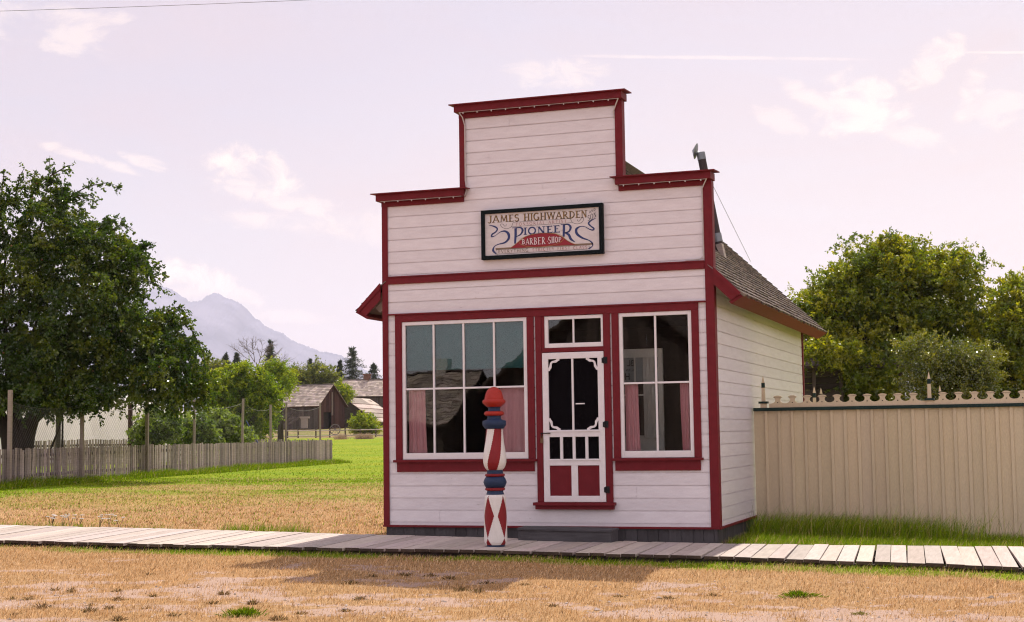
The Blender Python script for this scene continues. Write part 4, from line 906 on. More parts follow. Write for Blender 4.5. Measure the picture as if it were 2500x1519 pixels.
def fence_at_u(u):
    best = None
    for s_ in np.linspace(-.3, 1.02, 1500):
        q = FA + (FB - FA) * s_; r = np.array((*q, 0)) - CAM; uu = 1250 + FPX * (r @ RV) / (r @ FV)
        if best is None or abs(uu - u) < best[0]: best = (abs(uu - u), q)
    return best[1]
pd = lambda q: (np.array((*q, .5)) - CAM) @ FV
tops = []
def garden_post(q, vt, r, label, kind='square', mat='grey_wood', lean=0.):
    d = pd(q); g = float(ground_z(*q)); z = .936 + (np.interp(vt, [900, 1100], [900, 1100]) * -1 + 1076 - (1250 - 0) * 0) * 0
    u = 1250 + FPX * ((np.array((*q, .5)) - CAM) @ RV) / d
    zt = at(u, vt, d)[2]
    o = empty('garden_post', (q[0], q[1], g), label, 'post', 'tall garden posts')
    mb = MB(); c = random.uniform(.65, 1.1); mb.cur = (c, c * .97, c * .94)
    b = np.array((q[0], q[1], g - .2)); t = np.array((q[0] + lean, q[1], zt))
    if kind == 'square': mb.beam(b, t, 2 * r, 2 * r, (fd[0], fd[1], 0))
    else: mb.tube([b, b * .5 + t * .5 + np.array((random.gauss(0, .02), 0, 0)), t], [r * 1.08, r, r * .9], 8)
    mb.build('post', M[mat], o, bevel=.006 if kind == 'square' else 0)
    mb = MB(); mb.tube([t - np.array((.0, 0, .10)) - np.array((*fn, 0)) * -.06, t - np.array((.0, 0, .10)) + np.array((*fn, 0)) * (r + .03)], .012, 6); mb.build('staple', M['wire'], o)
    return t
front = [(17, 952, .048, 'thick square grey post leftmost by the picket fence'), (195, 960, .045, 'square grey post before the white tent wall, left of its middle'), (354, 966, .047, 'square grey post at the left edge of the leafy garden plants'), (480, 976, .036, 'slim grey post rising out of the middle of the garden plants'), (601, 973, .05, 'stout brown post between the garden plants and the old barn'), (664, 988, .052, 'stout round post in front of the fallen grey boards of the barn'), (705, 983, .042, 'grey post standing before the barn side wall'), (788, 984, .042, 'grey post at the picket fence corner before the barn gable')]
ft = []
for u, vt, r, lab in front:
    q = fence_at_u(u) + fn * (.06 if u < 450 else -.1); ft.append(garden_post(q, vt, r, lab, 'square' if u < 500 else 'round', lean=random.gauss(0, .03)))
rear = [(143, 977, 47, .085, 'thick weathered round post under the apple tree', 'grey_wood_h'), (318, 984, 50, .085, 'dark rust brown post against the right end of the white tent', 'barn_red'), (376, 979, 55, .06, 'grey post behind the left garden plants', 'grey_wood_h'), (411, 990, 58, .05, 'thin grey post behind the garden plants below the apple crown', 'grey_wood_h'), (452, 986, 58, .05, 'first of two close thin posts behind the garden plants', 'grey_wood_h'), (462, 985, 62, .05, 'second of two close thin posts behind the garden plants', 'grey_wood_h')]
rt_ = []
for u, vt, d, r, lab, mk in rear: rt_.append(garden_post(plan(u, d), vt, r, lab, 'round', mk))
for (a, b), lab in ((((118, 1090), (160, 985)), 'crooked thin pole leaning left of the thick post under the apple tree'), (((152, 1090), (146, 935)), 'tall crooked thin pole beside the thick post under the apple tree')):
    A, B = at(a[0], a[1] + 22, 46.5), at(b[0], b[1], 46.7); mb = MB(); mb.tube([A, A * .5 + B * .5 + np.array((.06, 0, 0)), B], [.04, .032, .018], 6); tag(mb.build('leaning_pole', M['bark'], base=A, smooth=True), lab, 'pole')
a, b = at(601, 1027, 59), at(630, 1082, 59); mb = MB(); mb.tube([a, b], .02, 6); tag(mb.build('leaning_pole', flat('blue_paint', (.06, .09, .28)), base=a), 'thin blue pole leaning beside the stout garden post', 'pole')
def netting(P, label, zb, drop, rw=.0022):
    mb = MB(); base = P[0]
    tw = MB()
    for p, q in zip(P[:-1], P[1:]):
        pts = [p + (q - p) * k - np.array((0, 0, drop + .28 * 4 * k * (1 - k) * .6)) for k in np.linspace(0, 1, 9)]; tw.tube(pts, .005, 4)
        L = np.linalg.norm((q - p)[:2]); nb = int(L / .11); hgt = 1.15
        for i in range(nb):
            for sg in (1, -1):
                k0 = i / nb; k1 = k0 + sg * hgt / L * .8
                kk0, kk1 = k0, min(max(k1, 0), 1)
                f = (kk1 - kk0) / (k1 - k0)
                a = p + (q - p) * kk0; b = p + (q - p) * kk1
                za = a[2] - drop - .67 * k0 * (1 - k0); z1 = za - hgt * f
                mb.tube([(a[0], a[1], za), (b[0], b[1], z1)], rw, 3, False)
    o = empty('wire_netting', base, label, 'netting'); mb.build('mesh', M['wire'], o); tw.build('top_wire', M['wire'], o)
netting(ft[:3], 'sagging chicken wire strung between the left garden posts', .8, .30)
netting(ft[2:6], 'chicken wire strung between posts in front of the garden plants', .8, .16, .0014)
netting(ft[5:], 'chicken wire strung between the last posts before the barn', .8, .16, .0014)

# ------------------------------------------------------------------ foliage builders
RH = RV[:2] / np.linalg.norm(RV[:2]); FH = FV[:2] / np.linalg.norm(FV[:2])
def unit(v): return v / (np.linalg.norm(v, axis=-1, keepdims=True) + 1e-9)
def leaves_on(P, D, ln, wd, tint):
    """quads at points P with direction D; ln, wd arrays"""
    n = len(P); side = unit(np.cross(D, rng.normal(size=(n, 3)))); nrm = np.cross(side, D)
    a = P; b = P + D * (ln * .45)[:, None] + side * (wd * .5)[:, None] + nrm * (wd * .12)[:, None]
    c = P + D * ln[:, None]; e = P + D * (ln * .45)[:, None] - side * (wd * .5)[:, None] + nrm * (wd * .12)[:, None]
    return np.stack([a, b, c, e], 1), np.stack([tint, tint, tint], 1)
def twigs(S_, D, L, per, ln, wd, droop, tint, spread=.9):
    n = len(S_); t = rng.random((n, per)); k = np.arange(per) * 2.4
    P = S_[:, None] + D[:, None] * (L[:, None] * t)[..., None]; P[..., 2] -= droop * (L[:, None] * t) ** 2 / np.maximum(L[:, None], .01)
    P += rng.normal(size=P.shape) * .02 * L[:, None, None]
    d = unit(D[:, None] * .7 + rng.normal(size=P.shape) * spread + np.array((0, 0, -.25 - droop * .5)))
    tt = np.clip(tint[:, None] + rng.normal(0, .13, (n, per)), 0, 1).ravel()
    m = n * per; lnv = ln * rng.uniform(.65, 1.25, m); wv = wd * rng.uniform(.7, 1.2, m)
    return leaves_on(P.reshape(-1, 3), d.reshape(-1, 3), lnv, wv, tt)
def crown(d, ells, nclump, ntw, per, ln, wd, cr, droop=.3, tlo=.1, thi=.9, shell=1.6, tl=None, zmin=None):
    """ells: (u, v, ru, rv, depth radius m, depth offset m) in photograph pixels at distance d"""
    px = d / FPX; ctr = np.array([at(e[0], e[1], d + e[5]) for e in ells]); rr = np.array([(e[2] * px, e[4], e[3] * px) for e in ells])
    wgt = (rr.prod(1)) ** .72; pick = rng.choice(len(ells), nclump, p=wgt / wgt.sum())
    s_ = unit(rng.normal(size=(nclump, 3))); rho = 1 - rng.random(nclump) ** shell * .75
    s_[:, 1] *= np.where(rng.random(nclump) < .3, -1, 1)
    loc = s_ * rho[:, None] * rr[pick]
    C = ctr[pick] + loc[:, :1] * np.array((*RH, 0)) + loc[:, 1:2] * np.array((*FH, 0)) + loc[:, 2:] * np.array((0, 0, 1.))
    out = unit(loc / rr[pick]); O = out[:, :1] * np.array((*RH, 0)) + out[:, 1:2] * np.array((*FH, 0)) + out[:, 2:] * np.array((0, 0, 1.))
    tint = rng.uniform(tlo, thi, nclump)
    csz = cr * rng.uniform(.55, 1.35, nclump)
    C2 = np.repeat(C, ntw, 0); S_ = C2 + rng.normal(size=C2.shape) * np.repeat(csz, ntw)[:, None] * np.array((.42, .42, .30))
    D = unit(np.repeat(O, ntw, 0) * .6 + rng.normal(size=C2.shape) * .8 + np.array((0, 0, .1 - droop * .6)))
    L = (tl or cr) * rng.uniform(.6, 1.3, len(S_))
    V, c = twigs(S_, D, L, per, ln, wd, droop, np.repeat(tint, ntw))
    if zmin is not None: k = V[:, :, 2].min(1) > zmin; V, c = V[k], c[k]
    return V, c
def sprays(lines, d, per_m, ln, wd, droop=.25, tint=.6, dd=0.):
    """leafy shoots that stand out of the crown: polylines in photograph pixels"""
    Vs, Cs, br = [], [], []
    for l in lines:
        P = [at(u, v, d + dd + rng.uniform(-.5, .5) * 0) for u, v in l]; br.append(P)
        for a, b in zip(P[:-1], P[1:]):
            n = max(int(np.linalg.norm(b - a) * per_m), 2); k = rng.random(n)
            S_ = a + (b - a) * k[:, None]; D = unit((b - a) / np.linalg.norm(b - a) * .5 + rng.normal(size=(n, 3)) * .8 + np.array((0, 0, -.3)))
            V, c = twigs(S_, D, rng.uniform(.12, .32, n), 9, ln, wd, droop, np.full(n, tint)); Vs.append(V); Cs.append(c)
    return np.concatenate(Vs), np.concatenate(Cs), br
def limb(mb, a, b, r0, r1, wob=.08, n=6, seg=5):
    a, b = np.array(a, float), np.array(b, float); L = np.linalg.norm(b - a)
    pts = [a + (b - a) * k + (rng.normal(size=3) * wob * L * .3 if 0 < k < 1 else 0) + np.array((0, 0, .08 * L * math.sin(k * math.pi))) for k in np.linspace(0, 1, seg)]
    mb.tube(pts, list(np.linspace(r0, r1, seg)), n)
def tree(name, label, d, base, trunk, limbs, leafs, leafmat_, bark='bark', group=None, cat='tree'):
    """base (u, v or None); trunk: list of point lists [(u, v, radius m)]; limbs from trunk tops; leafs: list of (V, c)"""
    q = plan(base, d); g = float(ground_z(*q)); o = empty(name, (q[0], q[1], g), label, cat, group)
    mb = MB(); b0 = np.array((q[0], q[1], g - .15)); dd = pd(q)
    for tk in trunk:
        pts = [b0 + np.array((*RH, 0)) * tk[0][3] if len(tk[0]) > 3 else b0] + [at(u, v, dd + (e[0] if e else 0)) for u, v, r, *e in tk[1:]]
        mb.tube(pts, [p[2] for p in tk], 10)
    for a, b, r in limbs: limb(mb, at(a[0], a[1], dd), at(b[0], b[1], dd + rng.uniform(-1.2, 1.2)), r, r * .3)
    mb.build('trunk', M[bark], o, smooth=True)
    V = np.concatenate([l[0] for l in leafs]); c = np.concatenate([l[1] for l in leafs])
    fastmesh('crown', V, 4, M[leafmat_], o, cols=c); return o

# ------------------------------------------------------------------ the apple tree on the left
DA = 43.
ae = [(0, 480, 95, 60, 1.6, .3), (128, 470, 42, 55, .8, 0), (110, 560, 140, 75, 1.9, 0), (215, 610, 120, 80, 1.9, -.3), (300, 650, 72, 75, 1.4, .2), (60, 700, 240, 130, 2.7, 0), (270, 745, 110, 95, 2.0, -.4), (330, 830, 120, 90, 2.2, 0), (425, 850, 66, 85, 1.5, .2), (450, 925, 62, 50, 1.3, -.2), (200, 850, 210, 95, 2.8, 0), (-10, 850, 220, 100, 3.0, .3), (-160, 660, 190, 190, 2.6, 0), (-220, 860, 190, 110, 2.6, 0), (340, 930, 110, 48, 1.7, 0), (110, 905, 190, 50, 2.6, 0), (470, 960, 38, 38, .9, 0)]
ae += [(90, 955, 170, 34, 2.2, -1.0), (-60, 965, 140, 34, 2.2, -.8), (230, 950, 110, 36, 1.8, -.6), (205, 990, 48, 24, .8, -.8), (120, 978, 70, 24, 1.2, -1.2), (330, 965, 70, 26, 1.1, -.5), (20, 985, 60, 20, 1., -1.4), (482, 945, 40, 58, 1.1, 0), (425, 975, 72, 28, 1.2, -.2), (400, 900, 80, 60, 1.8, -.4)]
ell_leaf = crown(DA, ae, 1180, 14, 17, .088, .062, .33, .30, .05, .95, 1.2, .27)
sp1 = sprays([[(100, 520), (118, 450), (122, 380)], [(122, 430), (165, 405), (182, 402)], [(150, 490), (215, 455), (262, 446), (298, 458)], [(180, 480), (222, 475), (234, 492)], [(35, 500), (48, 430), (60, 410)], [(5, 470), (10, 412)], [(240, 560), (262, 535)], [(255, 575), (300, 545), (325, 560)], [(310, 590), (345, 620), (358, 650)], [(372, 690), (392, 700), (400, 716)], [(410, 760), (440, 748), (462, 780)], [(465, 800), (495, 860), (503, 905)], [(500, 940), (515, 970), (520, 990)], [(150, 965), (190, 990), (235, 1000), (252, 1024)], [(195, 985), (200, 1020)], [(150, 990), (110, 1010), (140, 1030)], [(245, 970), (262, 985)], [(300, 970), (302, 985)], [(420, 975), (430, 1010)], [(380, 985), (395, 1000)], [(228, 960), (232, 985), (222, 1000)], [(455, 985), (470, 1005)]], DA, 22, .088, .060, .3, .55)
apple = tree('apple_tree', 'large dark green apple tree spreading over the picket fence', DA, 45,
    [[(0, 0, .36), (60, 1060, .30), (80, 1020, .21), (118, 985, .17), (170, 930, .11), (240, 860, .05)], [(0, 0, .34), (40, 1060, .28), (35, 1010, .20), (25, 960, .15), (20, 880, .09), (10, 760, .04)], [(0, 0, .34), (25, 1065, .27), (-5, 1010, .19), (-40, 960, .14), (-110, 890, .07)]],
    [((118, 985), (300, 900), .09), ((118, 985), (400, 880), .07), ((25, 960), (120, 700), .08), ((20, 880), (120, 480), .06), ((10, 800), (10, 480), .05), ((170, 930), (300, 690), .05)], [ell_leaf, sp1[:2]], 'apple_leaf')
mb = MB()
for V0 in ell_leaf[0][rng.choice(len(ell_leaf[0]), 190, False)]:
    c = V0[0]; mb.lathe([(.004, -.03), (.026, -.015), (.03, .004), (.02, .022), (.004, .026)], c, 6)
o = mb.build('fruit', surf('small_red_apples', (.20, .05, .03), (.22, .13, .04), 3, rough=.4, attr=False), apple, smooth=True); o['kind'] = 'stuff'
for l in sp1[2]:
    mb = MB(); mb.tube(l, list(np.linspace(.022, .006, len(l))), 5); mb.build('twig', M['bark'], apple)

# ------------------------------------------------------------------ trees and bush behind the cream fence
DR = 46.
re1 = [(2185, 690, 95, 95, 1.6, 0), (2105, 645, 60, 62, 1.0, .2), (2165, 625, 50, 45, .9, 0), (2250, 655, 90, 66, 1.4, 0), (2335, 665, 58, 52, 1.0, .2), (2080, 730, 105, 75, 1.7, 0), (2005, 745, 62, 48, 1.1, .4), (1965, 790, 52, 62, 1.0, .5), (2310, 745, 95, 80, 1.5, 0), (2020, 830, 85, 72, 1.5, 0), (2160, 800, 150, 95, 2.2, .3), (2290, 850, 110, 85, 1.7, .6), (2120, 905, 150, 70, 2.0, .5), (1990, 880, 60, 40, 1.0, .4)]
re1 += [(1995, 862, 60, 24, .7, -2.6), (2060, 868, 55, 26, .7, -2.6), (2120, 900, 60, 44, .9, -2.2), (2130, 940, 90, 36, 1.2, -1.)]
rl = crown(DR, re1, 900, 12, 18, .105, .058, .36, .15, .1, 1., 1.3, .38)
sp2 = sprays([[(2105, 620), (2112, 590), (2108, 568)], [(2125, 600), (2150, 575), (2158, 582)], [(2070, 620), (2057, 598), (2050, 592)], [(2185, 600), (2188, 575), (2182, 562)], [(2200, 590), (2225, 575)], [(2330, 620), (2355, 600), (2362, 588)], [(2300, 615), (2310, 592)], [(2380, 660), (2405, 640), (2428, 632)], [(2400, 650), (2410, 622)], [(1960, 735), (1930, 702), (1926, 700)], [(2000, 705), (2010, 680)], [(1980, 715), (1975, 690)], [(2370, 690), (2400, 680)], [(2255, 600), (2262, 590)]], DR, 15, .09, .038, .2, .7)
tree('broadleaf_tree', 'big olive green leafy tree behind the fence next to the shop roof', DR, 2190, [[(0, 0, .22), (2195, 960, .18), (2200, 860, .14), (2180, 740, .08), (2190, 640, .03)], [(0, 0, .18), (2150, 930, .12), (2110, 820, .08), (2090, 680, .03)]], [((2200, 860), (2320, 700), .06), ((2195, 930), (2030, 780), .06), ((2200, 850), (2270, 640), .05)], [rl, sp2[:2]], 'maple_leaf')
re2 = [(2480, 745, 62, 62, 1.3, 0), (2455, 820, 72, 90, 1.5, 0), (2540, 800, 80, 120, 1.6, 0), (2420, 890, 62, 80, 1.2, .3), (2500, 930, 80, 70, 1.4, 0), (2425, 790, 40, 60, .9, .4)]
rl2 = crown(44, re2, 290, 12, 18, .105, .056, .36, .15, .25, 1., 1.5, .36)
sp3 = sprays([[(2450, 700), (2452, 682)], [(2475, 695), (2490, 672), (2500, 660)], [(2430, 740), (2415, 720)], [(2500, 690), (2512, 655)]], 44, 14, .09, .038, .2, .8)
tree('broadleaf_tree', 'yellower slender leafy tree at the right edge behind the fence', 44, 2470, [[(0, 0, .14), (2470, 940, .11), (2468, 830, .07), (2480, 720, .03)], [(0, 0, .10), (2410, 980, .08), (2380, 900, .06), (2400, 820, .03)]], [((2468, 830), (2520, 740), .04)], [rl2, sp3[:2]], 'maple_leaf')
re3 = [(2700, 760, 110, 110, 1.8, 0), (2640, 850, 110, 90, 1.8, 0), (2790, 860, 120, 110, 1.9, 0), (2720, 930, 150, 70, 2., 0)]
tree('broadleaf_tree', 'rounded leafy tree beyond the right edge tree along the cream fence', 48, 2710, [[(0, 0, .2), (2710, 950, .16), (2705, 850, .1), (2700, 740, .03)]], [((2705, 860), (2790, 800), .06), ((2705, 870), (2640, 800), .06)], [crown(48, re3, 260, 11, 16, .11, .065, .42, .15, .1, 1., 1.4, .42)], 'maple_leaf')
be = [(2320, 880, 62, 50, 1.0, 0), (2265, 920, 60, 45, 1.0, .2), (2345, 940, 90, 50, 1.2, 0), (2230, 860, 40, 40, .8, .4), (2390, 900, 46, 60, .9, 0), (2290, 970, 100, 40, 1.1, 0)]
bl = crown(41, be, 380, 12, 19, .065, .032, .30, .1, .1, .9, 1.4, .30)
tree('glossy_bush', 'grey green bush with glinting leaves behind the fence spire', 41, 2320, [[(0, 0, .06), (2330, 960, .05), (2340, 880, .02)], [(0, 0, .05), (2290, 940, .04), (2270, 880, .015)]], [], [bl], 'olive_leaf', cat='bush')
# old plank shed under the tree
DS = 44.2; sh = empty('plank_shed', (*plan(1990, DS), -.5), 'dark old plank shed in the shade under the leafy tree', 'shed')
A = plan(1830, DS); B = plan(2052, DS); C_2 = plan(2200, DS); gz = -.6
mb = MB(); z = gz
while z < 2.7:
    c = random.uniform(.5, 1.1); mb.cur = (c, c, c); hh = random.uniform(.16, .22); mb.beam((*A, z + hh / 2), (*B, z + hh / 2), .04, hh - .012); z += hh
bk = np.array((*FH, 0)) * 3
for a_, b_ in ((np.array((*B, 0)) + bk * .02, np.array((*B, 0)) + bk), (np.array((*A, 0)) + bk, np.array((*C_2, 0)) + bk)):
    mb.cur = (.4, .4, .4); mb.beam((a_[0], a_[1], 1.05), (b_[0], b_[1], 1.05), .05, 3.3)  # recess walls tinted darker for the shade inside the open bay
mb.build('wall', M['log'], sh)
mb = MB()
for u in (1990, 2056, 2200):
    q = plan(u, DS - .1); mb.beam((*q, -.8), (*q, 2.75), .10, .10, (1, 0, 0))
mb.build('post', M['barn'], sh)
mb = MB(); p0 = np.array((*plan(1800, DS - .5), 2.72)); p1 = np.array((*plan(2230, DS - .5), 2.72)); mb.hexa([p0, p1, p1 + bk * 1.2 + np.array((0, 0, .9)), p0 + bk * 1.2 + np.array((0, 0, .9)), p0 + np.array((0, 0, .08)), p1 + np.array((0, 0, .08)), p1 + bk * 1.2 + np.array((0, 0, .98)), p0 + bk * 1.2 + np.array((0, 0, .98))]); mb.build('roof', M['barn'], sh)

# ------------------------------------------------------------------ white tent, garden plants
DT = 66.; tent = empty('white_tent', (*plan(192, DT), -.2), 'white gabled canvas tent standing behind the apple tree', 'tent')
pk, er, el = at(192, 943, DT), at(398, 1013, DT), at(-14, 1013, DT); bk = np.array((*FH, 0)) * 7
g = -.35; gl_ = lambda p: np.array((p[0], p[1], g)); up = np.array((0, 0, .04))
for o_ in (bk * 0, bk):
    mb = MB(); mb.add([gl_(el) + o_, gl_(er) + o_, er + o_, pk + o_, el + o_], [(0, 1, 2, 3, 4)]); mb.build('end_wall', M['canvas'], tent)
for e_ in (er, el):
    mb = MB(); mb.add([gl_(e_), gl_(e_) + bk, e_ + bk, e_], [(0, 1, 2, 3)]); mb.build('side_wall', M['canvas'], tent)
fo = np.array((*FH, 0)) * -.15
for e_ in (er, el):
    q = (e_ - pk) * .06; mb = MB(); mb.add([pk + fo + up, e_ + q + fo + up, e_ + q + bk + up, pk + bk + up], [(0, 1, 2, 3)]); mb.build('roof', M['canvas'], tent)
mb = MB()
for u in (60, 230, 318):
    a = at(u, 1080, DT - .05); zt = np.interp(u, [-14, 192, 398], [el[2], pk[2], er[2]]); mb.beam((a[0], a[1], g), (a[0], a[1], zt), .03, .012, (*RH, 0))
mb.build('seam', M['canvas'], tent)
def plant(name, label, d, base, ells, ncl, ln, wd, cr, mat_, cat, group=None, ntw=9, per=14, tl=None, droop=.2, stems=3, hi=1., lo=.1):
    q = plan(base, d); g = float(ground_z(*q)); o = empty(name, (q[0], q[1], g), label, cat, group)
    V, c = crown(d, ells, ncl, ntw, per, ln, wd, cr, droop, lo, hi, 1.4, tl, zmin=g - .05); fastmesh('foliage', V, 4, M[mat_], o, cols=c)
    mb = MB()
    for i in range(stems):
        e = ells[i % len(ells)]; limb(mb, (q[0] + rng.normal() * .15, q[1] + rng.normal() * .15, g - .05), at(e[0], e[1], d), .03, .01)
    mb.build('stem', M['bark'], o); return o
plant('garden_plant', 'tall leafy garden plants at the left of the vegetable plot', 49, 360, [(350, 1045, 28, 38, .6, 0), (385, 1030, 30, 40, .6, 0), (420, 1038, 26, 36, .6, 0), (365, 1070, 40, 20, .6, 0)], 90, .11, .065, .22, 'garden_leaf', 'plant', 'garden plants', per=12)
plant('garden_plant', 'broad leafy garden plants in the middle of the vegetable plot', 53, 470, [(450, 1040, 30, 32, .6, 0), (490, 1045, 34, 34, .6, 0), (440, 1068, 40, 18, .6, 0), (500, 1070, 40, 18, .6, 0)], 80, .11, .065, .22, 'garden_leaf', 'plant', 'garden plants', per=12)
plant('garden_plant', 'bright green bushy garden plants at the right of the vegetable plot', 57, 550, [(535, 1030, 30, 26, .7, 0), (560, 1045, 36, 30, .7, 0), (585, 1062, 22, 22, .6, 0), (530, 1068, 40, 18, .6, 0)], 90, .13, .085, .24, 'garden_leaf', 'plant', 'garden plants', per=12, lo=.5)
# ------------------------------------------------------------------ lime green tree and the far tree line
tree('boxelder_tree', 'bright lime green rounded tree left of the old barn', 112, 600, [[(0, 0, .35), (590, 1040, .25), (585, 980, .15), (590, 920, .06)], [(0, 0, .25), (610, 1030, .18), (640, 990, .1), (650, 950, .05)]], [((590, 1030), (540, 960), .1)],
     [crown(112, [(590, 925, 42, 36, 1.3, 0), (560, 955, 52, 45, 1.5, 0), (625, 950, 45, 42, 1.4, 0), (655, 975, 32, 40, 1.1, 0), (535, 990, 34, 45, 1.1, 0), (600, 1000, 75, 45, 1.8, 0), (520, 945, 26, 34, .9, .5), (600, 1045, 60, 30, 1.4, .8), (535, 1050, 36, 30, 1.0, .6)], 420, 11, 15, .18, .09, .55, .2, .1, 1., 1.5, .55)], 'lime_leaf')
tree('boxelder_tree', 'lime green tree behind and right of the lime green rounded tree', 135, 685, [[(0, 0, .3), (685, 1000, .2), (690, 920, .06)]], [], [crown(135, [(690, 925, 30, 28, 1.2, 0), (675, 900, 28, 22, 1.0, 0), (655, 905, 24, 20, 1., 0), (700, 950, 22, 34, 1., 0)], 80, 9, 13, .2, .09, .6, .2, .2, 1., 1.5, .6)], 'lime_leaf')
far = [(725, 'far_leaf', 'brownish green far tree just right of the dead branches', [(702, 925, 14, 24, 1.2, 0), (708, 950, 16, 24, 1.2, 0)]),
       (735, 'far_leaf', 'pale bushy far tree above the barn ridge', [(730, 915, 20, 22, 1.5, 0), (745, 935, 26, 22, 1.6, 0)]),
       (770, 'far_leaf', 'taller pale green far tree above the barn ridge', [(768, 905, 22, 26, 1.6, 0), (778, 925, 24, 26, 1.6, 0), (758, 930, 18, 26, 1.4, 0)]),
       (806, 'far_leaf', 'round yellow green far tree left of the tall spruce', [(800, 915, 22, 18, 1.5, 0), (812, 935, 18, 22, 1.3, 0), (795, 935, 16, 24, 1.3, 0)]),
       (838, 'lime_leaf', 'small yellow green tree between the barn gable and the far roof', [(830, 955, 14, 12, .9, -28), (838, 965, 12, 12, .9, -28)]),
       (520, 'far_leaf', 'dull green far tree beside the apple tree crown', [(512, 900, 24, 20, 1.3, 0), (540, 905, 20, 20, 1.3, 0)])]
for b, mk, lab, el_ in far:
    tree('far_tree', lab, 225, b, [[(0, 0, .3), (b, 970, .2), (el_[0][0], el_[0][1], .08)]], [], [crown(225, el_, 70, 8, 10, .30, .14, .8, .15, .15, 1., 1.5, .75)], mk, group='far tree line')
def conifer(u, vt, hw, vb, d, label, tiers=22, sparse=1.):
    q = plan(u, d); g = float(ground_z(*q)); o = empty('conifer_tree', (q[0], q[1], g), label, 'tree', 'far conifers')
    top = at(u, vt, d); H = top[2] - g; zb = at(u, vb, d)[2]; R_ = hw * d / FPX
    mb = MB(); mb.tube([(q[0], q[1], g - .2), (q[0] * .5 + top[0] * .5, q[1] * .5 + top[1] * .5, g + H * .5), top], [.22, .13, .02], 6)
    S_, D, L = [], [], []
    for i in range(tiers):
        k = i / tiers; z = top[2] - (top[2] - zb) * k ** .95
        for a in np.linspace(0, 2 * math.pi, 9, endpoint=False) + rng.random() * 6:
            if rng.random() > .70 * sparse: continue
            ln = R_ * (.13 + .9 * k ** .85) * rng.uniform(.45, 1.25)
            S_.append((top[0], top[1], z + rng.normal() * .12)); D.append((math.cos(a), math.sin(a), -.12 - .25 * k)); L.append(ln)
            mb.tube([S_[-1], np.array(S_[-1]) + np.array(D[-1]) * ln], [.03, .01], 3, False)
    V, c = twigs(np.array(S_), np.array(D), np.array(L), 34, .42, .085, -.10, rng.uniform(.1, .8, len(S_)), .75)
    mb.build('trunk', M['bark'], o); fastmesh('crown', V, 4, M['needle'], o, cols=c)
conifer(860, 853, 50, 945, 235, 'tall dark spruce above the far barn roof')
conifer(830, 884, 17, 950, 235, 'narrow dark conifer just left of the tall spruce', 16)
conifer(912, 892, 34, 945, 240, 'small dark pine at the shop edge above the far roof', 14, .8)
conifer(551, 867, 17, 905, 240, 'small dark conifer left of the dead tree', 12)
conifer(578, 866, 15, 905, 240, 'second small dark conifer just left of the dead branches', 12)
conifer(660, 836, 20, 910, 200, 'dark narrow conifer between the dead branches', 16, .8)
conifer(757, 880, 15, 935, 240, 'thin dark conifer among the pale far trees', 12)
# dead tree with bare branches
DD = 190.; q = plan(640, DD); g = float(ground_z(*q)); o = empty('dead_tree', (q[0], q[1], g), 'bare dead tree with forking branches against the mountain', 'tree'); mb = MB()
def fork(a, b, r, lev):
    a, b = np.array(a, float), np.array(b, float); mid = (a + b) / 2 + rng.normal(size=3) * np.linalg.norm(b - a) * .06
    mb.tube([a, mid, b], [r, r * .8, r * .5], 5, False)
    if lev == 0: return
    L = np.linalg.norm(b - a)
    for st_ in (mid, b, b * .7 + mid * .3):
        for k in range(2 if lev > 1 else 1):
            d = unit((b - a) / L + rng.normal(size=3) * .55 + np.array((0, 0, .1))); fork(st_, st_ + d * L * rng.uniform(.35, .62), r * .55, lev - 1)
base = at(640, 930, DD); mb.tube([(q[0], q[1], g), base, at(625, 885, DD)], [.26, .14, .07], 6)
for a, b, r in (((622, 885), (600, 850), .05), ((622, 885), (616, 850), .05), ((630, 895), (640, 855), .055), ((640, 900), (664, 872), .045), ((610, 880), (582, 858), .035), ((640, 905), (680, 886), .045), ((632, 880), (655, 850), .04)):
    fork(at(*a, DD), at(*b, DD), r, 3)
mb.build('trunk', M['greybark'], o)

# ------------------------------------------------------------------ old barns beyond the lawn
def shake_rows(mb, a, b, up, rows, ex, th=.03, gap=.0, wmin=.25, wmax=.5):
    """rows of shakes on a slope: eave from a to b (3d), up = unit vector up the slope"""
    a, b, up = map(lambda q: np.array(q, float), (a, b, up)); e = b - a; L = np.linalg.norm(e); e /= L; nn = np.cross(e, up); nn *= np.sign(nn[2])
    for r in range(rows):
        s_ = 0.
        while s_ < L:
            w = random.uniform(wmin, wmax); s1 = min(s_ + w, L); c = random.uniform(.62, 1.25); mb.cur = (c, c * random.uniform(.95, 1.0), c * random.uniform(.9, 1.0))
            o = a + up * (r * ex + random.uniform(-.04, .04) * ex); p = []
            for k in (0, 1):
                for ss, t in ((s_, 0), (s1 - .012, 0), (s1 - .012, 1), (s_, 1)):
                    p.append(o + e * ss + up * (ex * 1.5 * t) + nn * ((th * (1 - t) * (1 if k else .2)) + (.012 if k else 0)))
            mb.hexa(p); s_ = s1
